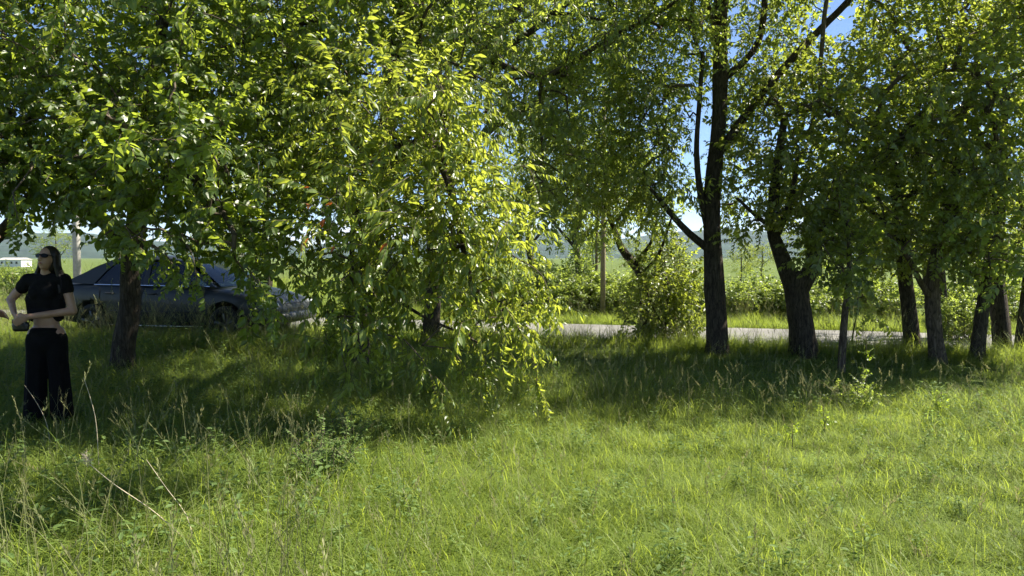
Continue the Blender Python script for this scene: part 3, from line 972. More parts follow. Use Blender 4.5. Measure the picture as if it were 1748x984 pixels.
def make_bush(seed):
    r = np.random.default_rng(seed)
    root = empty('roadside_bush', (0, 0, 0))
    st = MB()
    pos, dirs = [], []
    for i in range(26):
        a = r.uniform(0, 6.28); q = r.uniform(0, 0.95) ** 0.6
        tip = np.array([math.cos(a) * q * 1.0, math.sin(a) * q * 0.8, 1.45 * (1 - 0.45 * q * q) * r.uniform(0.6, 1.08)])
        b = np.array([tip[0] * 0.25, tip[1] * 0.25, -0.03])
        m = (b + tip) / 2 + np.array([tip[0] * .18, tip[1] * .18, .05])
        st.tube([Vector(b), Vector(m), Vector(tip)], [.014, .009, .004], 4, cap=False)
        for t in (0.35, 0.55, 0.75, 0.9, 1.0):
            p = (1 - t) ** 2 * b + 2 * t * (1 - t) * m + t * t * tip
            n = 5
            d = r.normal(size=(n, 3)) * 0.6 + np.array([math.cos(a), math.sin(a), 0.5]) * 0.5
            pos.append(p + r.normal(size=(n, 3)) * 0.07); dirs.append(d)
    pos = np.concatenate(pos); dirs = np.concatenate(dirs)
    pos[:, 2] = np.maximum(pos[:, 2], 0.1)
    st.build('stems', root, [M['twig']], True)['kind'] = 'stuff'
    scatter('foliage', K['bush'].tree, pos, dir_rot(dirs, r.normal(size=len(pos)) * .5), r.uniform(.7, 1.1, len(pos)), r.integers(0, 4, len(pos)), root, K['bush'].mats)
    return root


bproto = [make_bush(71), make_bush(72), make_bush(73)]
bi = 0
scr = 'bright green bush beyond the road, screened by the hanging yellow-green branches'
bush_rows = [(930, 18.6, 1.0, 'bush beyond the road just right of the hanging yellow-green branches'), (968, 19.6, 1.25, 'tallest roadside bush, left of the thin wooden pole'),
             (1003, 18.9, .85, 'low bush beyond the road directly left of the thin wooden pole'), (1052, 19.5, 1.0, 'bush beyond the road directly right of the thin wooden pole'),
             (1085, 18.4, .9, 'bush beyond the road behind the foot of the crooked tree'), (1130, 19.2, 1.0, 'bush beyond the road behind the dark shrub'),
             (1180, 18.6, .85, 'bush beyond the road between the dark shrub and the tall straight trunk'), (1262, 17.8, .82, 'bush beyond the road directly right of the tall straight trunk'),
             (1310, 18.3, .95, 'bush beyond the road midway between the tall trunk and forked trunk'), (1352, 17.6, .8, 'bush beyond the road behind the forked trunk'),
             (1400, 18.3, .95, 'bush beyond the road directly right of the forked trunk'), (1470, 18.8, .9, 'bush beyond the road right of the slim leaning tree'),
             (1525, 17.9, .8, 'bush beyond the road directly left of the leaning dark trunk'), (1640, 16.2, .9, 'bush beyond the road right of the paler brown trunk'),
             (1690, 17.0, 1.0, 'bush beyond the road between the narrow trunk and thick trunk'), (1745, 16.4, .95, 'bush beyond the road at the right edge of the picture'),
             (860, 20, .9, scr), (790, 21, .9, scr), (700, 22, .9, scr), (620, 23, .9, scr), (880, 18.9, .8, scr)]
for (px, d, s, lab) in bush_rows:
    o = bproto[bi] if bi < 3 else copy_tree(bproto[bi % 3])
    q = P(px, 520, d)
    o.location = (q.x, q.y, gz(q.x, q.y))
    o.rotation_euler = (0, 0, bi * 1.7)
    o.scale = (s * 1.0, s * 1.0, s * .8)
    prop(o, lab, 'bush', 'bush row beyond the road')
    bi += 1
lone = copy_tree(bproto[1])
q = P(12, 500, 33); lone.location = (q.x, q.y, gz(q.x, q.y)); lone.scale = (.9, .9, .75)
del lone['group']
prop(lone, 'single low bush in the pale field at the far left', 'bush')
lone = copy_tree(bproto[2])
q = P(44, 500, 24); lone.location = (q.x, q.y, gz(q.x, q.y)); lone.scale = (.9, .9, .8)
del lone['group']
prop(lone, 'yellow-green bush across the road behind the woman in black', 'bush')
lone = copy_tree(bproto[0])
q = P(1645, 590, 12.9); lone.location = (q.x, q.y, gz(q.x, q.y)); lone.scale = (.55, .55, .6)
del lone['group']
prop(lone, 'leafy bush on the near road edge right of the pale brown trunk', 'bush')

# ------------------------------------------------------------------ grass
def blade(mb, base, h, lean, az, w, mi=0, seg=4, curve=1.6):
    d = Vector((math.cos(az), math.sin(az), 0)); s = Vector((-d.y, d.x, 0))
    vs, fs = [], []
    for i in range(seg + 1):
        t = i / seg
        c = Vector(base) + d * (lean * h * t ** curve) + Vector((0, 0, h * (t - 0.28 * lean * t * t)))
        ww = w * (1 - t ** 1.6) * 0.5
        if i < seg:
            vs += [c - s * ww, c + s * ww]
        else:
            vs.append(c)
    for i in range(seg - 1):
        fs.append((2 * i, 2 * i + 1, 2 * i + 3, 2 * i + 2))
    fs.append((2 * seg - 2, 2 * seg - 1, 2 * seg))
    mb.add(vs, fs, mi)


def seed_stalk(mb, base, h, lean, az, rr, head=0.13):
    d = Vector((math.cos(az), math.sin(az), 0))
    pts = [Vector(base) + d * (lean * h * (i / 5) ** 2.0) + Vector((0, 0, h * (i / 5) * (1 - 0.12 * lean * i / 5))) for i in range(6)]
    mb.tube(pts, [.0016, .0014, .0012, .001, .0009, .0006], 3, 1, cap=False)
    ax = (pts[-1] - pts[-2]).normalized()
    for j in range(14):
        t = j / 13
        p = pts[-1] - ax * head * h * 2.0 * (1 - t) * 0.8
        a = rr.uniform(0, 6.28)
        o = (Vector((math.cos(a), math.sin(a), 0.9)) * 0.5 + ax * 0.7).normalized()
        L = rr.uniform(.012, .024)
        q = o.orthogonal().normalized() * 0.0024
        st = p + o * rr.uniform(0, .018) * (1 - t * .6)
        mb.add([st, st + o * L * .5 + q, st + o * L, st + o * L * .5 - q], [(0, 1, 2, 3)], 1)


GR = bpy.data.collections.new('templates_grass')
for v in range(10):
    mb = MB()
    rr = random.Random(100 + v)
    if v < 4:        # fine meadow grass
        for i in range(46):
            a, q = rr.uniform(0, 6.28), 0.14 * math.sqrt(rr.random())
            blade(mb, (math.cos(a) * q, math.sin(a) * q, -.01), rr.uniform(.10, .27), rr.uniform(.15, 1.5), rr.uniform(0, 6.28), rr.uniform(.003, .0055))
    elif v < 7:      # long arching blades
        for i in range(30):
            a, q = rr.uniform(0, 6.28), 0.12 * math.sqrt(rr.random())
            blade(mb, (math.cos(a) * q, math.sin(a) * q, -.01), rr.uniform(.20, .42), rr.uniform(.3, 1.6), rr.uniform(0, 6.28), rr.uniform(.0045, .0085), seg=5, curve=2.0)
    elif v < 9:      # flowering stalks
        for i in range(16):
            a, q = rr.uniform(0, 6.28), 0.12 * math.sqrt(rr.random())
            blade(mb, (math.cos(a) * q, math.sin(a) * q, -.01), rr.uniform(.2, .4), rr.uniform(.2, 1.0), rr.uniform(0, 6.28), rr.uniform(.003, .006))
        for i in range(7):
            a, q = rr.uniform(0, 6.28), 0.10 * math.sqrt(rr.random())
            seed_stalk(mb, (math.cos(a) * q, math.sin(a) * q, -.01), rr.uniform(.40, .66), rr.uniform(.05, .5), rr.uniform(0, 6.28), rr)
    else:            # broad-leaved herbs among the grass
        for i in range(16):
            a = rr.uniform(0, 6.28)
            q = 0.10 * math.sqrt(rr.random())
            b = Vector((math.cos(a) * q, math.sin(a) * q, 0))
            top = b + Vector((rr.uniform(-.08, .08), rr.uniform(-.08, .08), rr.uniform(.12, .32)))
            mb.tube([b, top], [.0018, .001], 3, 0, cap=False)
            for j in range(5):
                lv, lf = leaf_geo(rr.uniform(.03, .06), rr.uniform(.014, .024))
                mt = Matrix.Translation(b.lerp(top, .3 + .7 * j / 4)) @ Euler((rr.uniform(-.5, .5), rr.uniform(-.5, .3), rr.uniform(0, 6.28))).to_matrix().to_4x4()
                mb.add([mt @ Vector(p) for p in lv], lf, 2)
    me = mb.mesh('tuft')
    for m in (M['grass'], M['seed'], M['weed']):
        me.materials.append(m)
    GR.objects.link(bpy.data.objects.new('tuft_%02d' % v, me))
GRASS_TREE = gn_tree('scatter_grass', GR)


def field(x, y, f=0.35, ph=0.0):
    return (np.sin(x * f * 2.1 + ph) * np.cos(y * f * 1.7 - ph) + 0.6 * np.sin(x * f * 5.3 + y * f * 4.1 + 2 * ph) + 0.4 * np.cos(x * f * 9.7 - y * f * 8.3 + ph)) / 2.0


def in_view(x, y, m=1.6):
    return (np.abs(x) < 0.70 * y + m)


def patch(seed, n_fine, n_long, n_seed, n_herb, R=0.56):
    """a round piece of turf: blades in loose clumps that lean together"""
    mb = MB()
    rr = random.Random(seed)
    clumps = []
    for i in range(70):
        a, q = rr.uniform(0, 6.28), R * math.sqrt(rr.random())
        clumps.append((math.cos(a) * q, math.sin(a) * q, rr.uniform(0, 6.28), rr.choice((.55, .75, .9, 1.05, 1.25))))
    def spot():
        c = rr.choice(clumps)
        return c, (c[0] + rr.gauss(0, .055), c[1] + rr.gauss(0, .055), -.01)
    for i in range(n_fine):
        c, p = spot()
        blade(mb, p, rr.uniform(.05, .20) * c[3], rr.uniform(.2, 2.4), c[2] + rr.gauss(0, 1.4), rr.uniform(.0022, .005), 1 if rr.random() < .04 else 0, seg=3)  # a few blades take the pale seed colour as painted highlights
    for i in range(n_long):
        c, p = spot()
        blade(mb, p, rr.uniform(.15, .30) * c[3], rr.uniform(.5, 2.4), c[2] + rr.gauss(0, 1.4), rr.uniform(.0035, .0075), seg=5, curve=2.0)
    for i in range(n_seed):
        c, p = spot()
        seed_stalk(mb, p, rr.uniform(.32, .58), rr.uniform(.05, .6), rr.uniform(0, 6.28), rr)
    for i in range(n_herb):
        c, b = spot()
        b = Vector(b)
        for q in range(4):
            top = b + Vector((rr.uniform(-.07, .07), rr.uniform(-.07, .07), rr.uniform(.10, .24)))
            mb.tube([b, top], [.0018, .001], 3, 0, cap=False)
            for j in range(5):
                lv, lf = leaf_geo(rr.uniform(.025, .05), rr.uniform(.012, .022))
                mt = Matrix.Translation(b.lerp(top, .3 + .7 * j / 4)) @ Euler((rr.uniform(-.5, .5), rr.uniform(-.5, .3), rr.uniform(0, 6.28))).to_matrix().to_4x4()
                mb.add([mt @ Vector(p) for p in lv], lf, 2)
    me = mb.mesh('turf')
    for m in (M['grass'], M['seed'], M['weed']):
        me.materials.append(m)
    return me


TURF = bpy.data.collections.new('templates_turf')
for v in range(12):
    if v < 5: me = patch(300 + v, 2100, 90, 7, 4)
    elif v < 9: me = patch(300 + v, 1300, 420, 7, 9)
    else: me = patch(300 + v, 1200, 380, 40, 1)
    TURF.objects.link(bpy.data.objects.new('turf_%02d' % v, me))
TURF_TREE = gn_tree('scatter_turf', TURF)

ST = 0.68
cx, cyy = [], []
j = 0
yy = 1.7
while yy < 18.5:
    xx = -15 + (ST / 2 if j % 2 else 0)
    while xx < 15.5:
        cx.append(xx); cyy.append(yy)
        xx += ST
    yy += ST * .87; j += 1
gx = np.array(cx) + rng.normal(0, .07, len(cx)); gy = np.array(cyy) + rng.normal(0, .07, len(cx))
gs = RN.x * gx + RN.y * gy
keep = in_view(gx, gy) & (gs < ROAD_S - ROAD_H - 0.62)
gx, gy, gs = gx[keep], gy[keep], gs[keep]
n1 = len(gx)
shady = np.clip(np.clip((gs - 7.2) / 1.6, 0, 1) + np.clip((-1.4 - gx) / 1.0, 0, 1), 0, 1)
fld = field(gx, gy)
pick = np.where(rng.random(n1) < 0.12 + 0.65 * shady + 0.2 * (fld > .3), rng.integers(5, 9, n1), rng.integers(0, 5, n1))
band = np.exp(-((gs - 7.9) / 0.7) ** 2) * (gx > 0.3) * (gx < 4.2)
pick = np.where(rng.random(n1) < 0.02 + 0.55 * band, rng.integers(9, 12, n1), pick)
shag = (gx < -0.7) & (gy < 5.7)
pick = np.where(shag & (rng.random(n1) < .85), rng.choice([5, 6, 7, 8, 9], n1), pick)
size = np.where(shag, 1.22, 1.0) * rng.uniform(.9, 1.12, n1) * (0.95 + 0.16 * fld) * (1 + 0.12 * shady) * (1 - 0.38 * np.clip((gs - 9.0) / 1.0, 0, 1))
size *= 1 - 0.30 * np.exp(-((gx + 4.1) / 1.3) ** 2 - ((gy - 6.2) / 1.5) ** 2)
size *= 1 + 1.9 * np.exp(-((gs - 10.25) / .5) ** 2) * (gx < -3) * (gx > -11)
rot = np.stack([rng.normal(0, .03, n1), rng.normal(0, .03, n1), rng.uniform(0, 6.28, n1)], 1)
pos = np.stack([gx, gy, gz_np(gx, gy)], 1)
go = scatter('meadow_grass', TURF_TREE, pos, rot, size, pick, None, [M['grass'], M['seed'], M['weed']])
prop(go, 'tall green meadow grass with pale seed heads in sun and shade', 'grass', kind='stuff')

nt = 620
tx = rng.uniform(-9.8, -3.0, nt); ts = rng.uniform(9.9, 10.85, nt)
ty = (ts - RN.x * tx) / RN.y
to = scatter('tall_grass', GRASS_TREE, np.stack([tx, ty, gz_np(tx, ty)], 1), np.stack([rng.normal(0, .12, nt), rng.normal(0, .12, nt), rng.uniform(0, 6.28, nt)], 1),
             rng.uniform(.9, 1.45, nt), rng.integers(4, 8, nt), None, [M['grass'], M['seed'], M['weed']])
prop(to, 'long shaded grass standing against the side of the parked car', 'grass', kind='stuff')

ne = 3400
ux = rng.uniform(-18, 16, ne); us = ROAD_S - ROAD_H - rng.uniform(0.0, 0.85, ne) + .06 * np.sin(ux * 2.7)
ex = RD.x * ux + RN.x * us; ey = RD.y * ux + RN.y * us
eo = scatter('roadside_grass', GRASS_TREE, np.stack([ex, ey, gz_np(ex, ey)], 1), np.stack([rng.normal(0, .15, ne), rng.normal(0, .15, ne), rng.uniform(0, 6.28, ne)], 1),
             rng.uniform(.85, 1.4, ne), np.where(rng.random(ne) < .3, rng.integers(4, 9, ne), rng.integers(0, 4, ne)), None, [M['grass'], M['seed'], M['weed']])
prop(eo, 'fringe of grass along the near edge of the road', 'grass', kind='stuff')

n2 = 5500
ux = rng.uniform(-24, 26, n2); us = ROAD_S + ROAD_H + rng.uniform(0.0, 1.0, n2) ** 1.4 * 4.0 + 0.03
vx = RD.x * ux + RN.x * us; vy = RD.y * ux + RN.y * us
n3 = 5000
wx = rng.uniform(-34, 8, n3); wy = rng.uniform(20, 60, n3)
k3 = in_view(wx, wy, 3) & (RN.x * wx + RN.y * wy > ROAD_S + ROAD_H + 3)
vx = np.concatenate([vx, wx[k3]]); vy = np.concatenate([vy, wy[k3]])
nn = len(vx)
far = np.clip((vy - 20) / 30, 0, 1)
pos = np.stack([vx, vy, gz_np(vx, vy)], 1)
rot = np.stack([rng.normal(0, .15, nn), rng.normal(0, .15, nn), rng.uniform(0, 6.28, nn)], 1)
pick = np.where(rng.random(nn) < .25, rng.integers(4, 9, nn), rng.integers(0, 4, nn))
vo = scatter('verge_grass', GRASS_TREE, pos, rot, rng.uniform(.8, 1.2, nn) * (1.0 + far * 1.2), pick, None, [M['grass'], M['seed'], M['weed']])
prop(vo, 'sunlit grass verge and field on the far side of the road', 'grass', kind='stuff')

# ------------------------------------------------------------------ small plants and stalks in the meadow
def small_plant(name, label, px, py, d, h, n_stems, kind, spread, seed, cat='plant', size=1.0, per=3):
    r = np.random.default_rng(seed)
    b = P(px, py, d)
    base = Vector((b.x, b.y, gz(b.x, b.y)))
    root = empty(name, base)
    prop(root, label, cat)
    pos, dirs = [], []
    for i in range(n_stems):
        a = r.uniform(0, 6.28)
        q = spread * (0 if i == 0 else r.uniform(.35, 1.0))
        hh = h * (1.0 if i == 0 else r.uniform(.5, .9))
        pts = [Vector((math.cos(a) * q * t ** 1.3 + r.normal() * .006, math.sin(a) * q * t ** 1.3 + r.normal() * .006, hh * t - .02 * (1 - t))) for t in (0, .25, .5, .75, 1.0)]
        mb = MB(); mb.tube(pts, [.0045, .004, .0033, .0026, .0016], 5)
        mb.build('stem', root, [M['twig']], True)
        for j in range(1, 5):
            for t in (0, .5):
                p = pts[j - 1].lerp(pts[j], t)
                if p.z < 0.25 * h: continue
                dd = r.normal(size=(per, 3)) * .6; dd[:, 2] += .25
                pos.append(np.array(p)[None] + r.normal(size=(per, 3)) * .008); dirs.append(dd)
    pos = np.concatenate(pos); dirs = np.concatenate(dirs)
    kd = K[kind]
    scatter('foliage', kd.tree, pos, dir_rot(dirs, r.normal(size=len(pos)) * .4), r.uniform(.55, 1.0, len(pos)) * size, r.integers(0, kd.variants, len(pos)), root, kd.mats)
    return root


small_plant('wild_sapling', 'young sapling with yellow-green top leaves at the edge of the tree shade', 1476, 705, 7.7, .68, 1, 'sprout', .05, 201, 'sapling', .62)
small_plant('bramble', 'low loose bramble around the foot of the yellow-green sapling', 1470, 712, 7.55, .40, 9, 'bush', .55, 202, 'shrub', .40)
small_plant('sprout', 'small bright sprout in the sunlit meadow in front of the bramble', 1405, 752, 6.45, .30, 2, 'sprout', .08, 203, 'plant', .6, 2)
small_plant('sprout', 'tiny bright sprout left of the larger meadow sprout', 1352, 772, 6.1, .22, 1, 'sprout', .04, 204, 'plant', .5, 2)
small_plant('sprout', 'yellow sprout in the sunlit grass near the right edge', 1605, 720, 7.2, .26, 2, 'sprout', .08, 205, 'plant', .55, 2)
small_plant('grey_weed', 'pale grey-green weed at the border of sun and shade below the hanging branches', 552, 835, 5.1, .42, 14, 'weed', .30, 206, 'plant', .85, 3)
small_plant('grey_weed', 'second pale weed behind the larger grey-green weed', 585, 770, 6.0, .40, 12, 'weed', .28, 207, 'plant', .85, 3)


def stalk(name, label, pts, r0, mat, head=None, cat='grass stalk', group=None):
    q = [P(*p) for p in pts]
    base = Vector((q[0].x, q[0].y, gz(q[0].x, q[0].y)))
    q[0].z = base.z - .02
    root = empty(name, base)
    prop(root, label, cat, group)
    q, qr = dense([p - base for p in q], [r0 * (1 - .55 * i / (len(q) - 1)) for i in range(len(q))], .05)
    mb = MB(); mb.tube(q, qr, 6); mb.build('stem', root, [M[mat]], True)
    rr = random.Random(len(label))
    ax = (q[-1] - q[-2]).normalized()
    if head == 'plume':
        hb = MB()
        for j in range(120):
            t = rr.random()
            p = q[-1] + Vector((-.02 * math.sin(t * 2), 0, .05 * t)) * 1.0 + Vector((rr.gauss(0, .008), rr.gauss(0, .008), rr.gauss(0, .008)))
            o = Vector((rr.gauss(.2, .6), rr.gauss(0, .5), rr.gauss(.3, .5))).normalized()
            e = o.orthogonal().normalized() * .0010
            hb.add([p - e, p + e, p + o * rr.uniform(.014, .04)], [(0, 1, 2)])
        hb.build('seed_head', root, [M['straw_head']])
    elif head == 'spike':
        hb = MB()
        n = len(q)
        for j in range(60):
            t = 1 - .45 * rr.random()
            k = t * (n - 1); a = min(int(k), n - 2)
            p = q[a].lerp(q[a + 1], k - a)
            o = ((q[a + 1] - q[a]).normalized() + Vector((rr.gauss(0, .4), rr.gauss(0, .4), rr.gauss(0, .4)))).normalized()
            e = o.orthogonal().normalized() * .0022
            L = rr.uniform(.012, .028)
            hb.add([p, p + o * L * .5 + e, p + o * L, p + o * L * .5 - e], [(0, 1, 2, 3)])
        hb.build('seed_head', root, [M['seed']])
    return root


stalk('dry_stalk', 'long dry stalk bent over the grass with a feathery brown seed head', [(372, 1020, 3.75), (345, 950, 3.8), (268, 878, 3.9), (196, 828, 4.0), (152, 792, 4.05)], .0042, 'straw', 'plume')
stalk('dry_stalk', 'thin dry stalk without a head beside the bent feathery one', [(362, 1020, 3.8), (335, 935, 3.85), (318, 880, 3.9), (285, 835, 3.95), (250, 785, 4.0)], .0030, 'straw')
stalk('dry_stalk', 'upright bleached stalk in front of the shade right of the woman', [(170, 850, 5.2), (168, 780, 5.2), (162, 710, 5.2), (143, 645, 5.2)], .0036, 'straw')
stalk('dry_stalk', 'short pale stalk crossing the black trousers', [(88, 770, 6.0), (80, 725, 6.0), (64, 690, 6.0), (42, 658, 6.0)], .0030, 'straw')
for i, (pts, lab) in enumerate([
        ([(115, 1010, 3.7), (95, 930, 3.75), (60, 872, 3.8), (15, 850, 3.85)], 'arching grass with pale seed spike at the bottom left, the topmost of its clump'),
        ([(40, 1010, 3.6), (30, 970, 3.65), (10, 950, 3.7), (-15, 938, 3.7)], 'arching seed spike lowest in the bottom left corner'),
        ([(185, 1010, 3.75), (168, 930, 3.8), (140, 880, 3.85), (100, 850, 3.9)], 'arching seed spike between the corner clump and the bent dry stalk'),
        ([(250, 1010, 3.8), (232, 960, 3.85), (200, 935, 3.9), (150, 925, 3.9)], 'low arching seed spike under the bent dry stalk'),
        ([(980, 1010, 3.7), (965, 970, 3.75), (930, 955, 3.8), (880, 950, 3.8)], 'pale arching seed spike at the bottom centre of the meadow')]):
    stalk('seed_grass', lab, pts, .0026, 'grass', 'spike', group='arching seed grasses in the foreground')

# ------------------------------------------------------------------ poles, posts, far house
M['wood_pole'] = plain('weathered_wood', (0.24, 0.19, 0.12), .85, var=.25, scale=14, bump=.3)
M['concrete'] = plain('concrete', (0.42, 0.40, 0.36), .9, var=.15, scale=12, bump=.2)
M['steel'] = plain('grey_steel', (0.2, 0.2, 0.2), .5, metal=.7)
M['porcelain'] = plain('porcelain', (0.55, 0.5, 0.45), .25)


def pole(name, label, px, d, h, r0, r1, mat, arm=None, n=10):
    b = P(px, 520, d)
    base = Vector((b.x, b.y, gz(b.x, b.y)))
    root = empty(name, base); prop(root, label, 'pole')
    mb = MB(); mb.tube([(0, 0, -.3), (0, 0, h * .33), (.01, 0, h * .66), (0, 0, h)], [r0, r0 * .9 + r1 * .1, (r0 + r1) / 2, r1], n)
    mb.build('shaft', root, [M[mat]], True)
    if arm:
        mb = MB(); mb.box((0, -r1 * 1.6, arm), (1.2, .07, .08)); mb.build('cross_arm', root, [M['wood_pole']])
        for x in (-.5, .5):
            mb = MB(); mb.tube([(x, -r1 * 1.6, arm + .04), (x, -r1 * 1.6, arm + .10), (x, -r1 * 1.6, arm + .13), (x, -r1 * 1.6, arm + .2)], [.012, .035, .03, .035], 8)
            mb.build('insulator', root, [M['porcelain']], True)
    return root


pole('wooden_pole', 'thin weathered wooden pole standing on the far verge of the road', 1029, 17.9, 5.6, .062, .05, 'wood_pole', 5.3)
pole('wooden_pole', 'thinner dark pole just behind the weathered wooden pole', 1018, 20.5, 5.0, .045, .035, 'wood_pole')
pole('concrete_pole', 'pale concrete pole beyond the road, behind the rear of the car', 133, 21.5, 7.0, .14, .11, 'concrete', 6.6, 4)
for (px, d, lab) in [(20, 27, 'wooden fence post in the pale field at the left edge'), (72, 27.5, 'wooden fence post in the field just left of the woman')]:
    b = P(px, 480, d)
    root = empty('fence_post', (b.x, b.y, gz(b.x, b.y))); prop(root, lab, 'post')
    mb = MB(); mb.tube([(0, 0, -.2), (0.01, 0, .5), (0, 0, .95), (0, 0, 1.0)], [.05, .048, .045, .02], 8); mb.build('shaft', root, [M['wood_pole']], True)
    mb = MB(); mb.box((0, -.05, .8), (.012, .03, .05)); mb.build('staple', root, [M['steel']])

M['plaster'] = plain('white_plaster', (0.78, 0.76, 0.72), .9, var=.06, scale=1.0)
M['tiles'] = plain('roof_sheet', (0.36, 0.34, 0.32), .7, var=.15, scale=2.0)
M['dark_glass'] = plain('dark_window', (0.02, 0.025, 0.03), .1, spec=.6)
hb = P(26, 443, 190)
house = empty('white_house', (hb.x, hb.y, gz(hb.x, hb.y)), rad(-6)); house.scale = (.72, .72, .72); prop(house, 'long low white house far across the field at the left edge', 'house')
mb = MB(); mb.box((0, 0, 1.3), (8.6, 5, 2.6)); mb.build('wall', house, [M['plaster']])
mb = MB(); mb.add([(-4.6, -2.8, 2.55), (4.6, -2.8, 2.55), (4.6, 2.8, 2.55), (-4.6, 2.8, 2.55), (-4.6, 0, 3.3), (4.6, 0, 3.3)], [(0, 1, 5, 4), (2, 3, 4, 5), (0, 4, 3), (1, 2, 5), (0, 3, 2, 1)]); mb.build('roof', house, [M['tiles']])
for x in (-3.0, -1.2, .7, 2.6):
    mb = MB(); mb.box((x, -2.53, 1.5), (.9, .1, 1.0)); w = mb.build('window', house, [M['plaster']])
    mb = MB(); mb.box((x, -2.60, 1.5), (.76, .06, .86)); mb.build('pane', w, [M['dark_glass']])

# ------------------------------------------------------------------ parked car
def paint_mat():
    m, n, l, out = new_mat('car_paint')
    b = n.new('ShaderNodeBsdfPrincipled')
    b.inputs['Metallic'].default_value = .0
    b.inputs['Specular IOR Level'].default_value = .35
    b.inputs['Coat Weight'].default_value = .15
    b.inputs['Coat Roughness'].default_value = .06
    t = noise(n, l, 6, 6)
    r = ramp(n, l, t.outputs['Fac'], [(.35, (.010, .0125, .0125)), (.75, (.017, .020, .0195))])
    l.new(r.outputs['Color'], b.inputs['Base Color'])
    t2 = noise(n, l, 2.2, 6)
    r2 = ramp(n, l, t2.outputs['Fac'], [(.3, (.38,) * 3), (.8, (.6,) * 3)])
    l.new(r2.outputs['Color'], b.inputs['Roughness'])
    l.new(b.outputs['BSDF'], out.inputs['Surface'])
    return m


def glass_mat(name, tint, fac):
    m, n, l, out = new_mat(name)
    tr = n.new('ShaderNodeBsdfTransparent'); tr.inputs['Color'].default_value = (*tint, 1)
    gl = n.new('ShaderNodeBsdfGlossy'); gl.inputs['Roughness'].default_value = .03
    fr = n.new('ShaderNodeFresnel'); fr.inputs['IOR'].default_value = 1.5
    t = noise(n, l, 3, 5)
    ma = n.new('ShaderNodeMath'); ma.operation = 'MULTIPLY_ADD'; ma.inputs[1].default_value = .05; 
    l.new(t.outputs['Fac'], ma.inputs[0]); l.new(fr.outputs['Fac'], ma.inputs[2])
    mx = n.new('ShaderNodeMixShader')
    l.new(ma.outputs[0], mx.inputs['Fac']); l.new(tr.outputs[0], mx.inputs[1]); l.new(gl.outputs[0], mx.inputs[2])
    l.new(mx.outputs[0], out.inputs['Surface'])
    return m


M['paint'] = paint_mat()
M['glass'] = glass_mat('car_glass', (.62, .74, .68), .1)
M['rear_glass'] = glass_mat('car_glass_tinted', (.22, .26, .25), .1)
M['rubber'] = plain('rubber', (.018, .018, .018), .8, var=.2)
M['trim'] = plain('black_trim', (.02, .02, .022), .5)
M['chrome'] = plain('chrome', (.72, .72, .72), .2, metal=1.0, var=.03)
M['alloy'] = plain('alloy', (.14, .14, .145), .45, metal=.9)
M['lamp'] = plain('lamp_lens', (.55, .6, .65), .08, spec=.8)
M['tail'] = plain('tail_lamp', (.30, .012, .012), .12, spec=.7)
M['cloth'] = plain('seat_cloth', (.03, .03, .033), .9)


def evaluated(o):
    dg = bpy.context.evaluated_depsgraph_get()
    me = bpy.data.meshes.new_from_object(o.evaluated_get(dg))
    return me


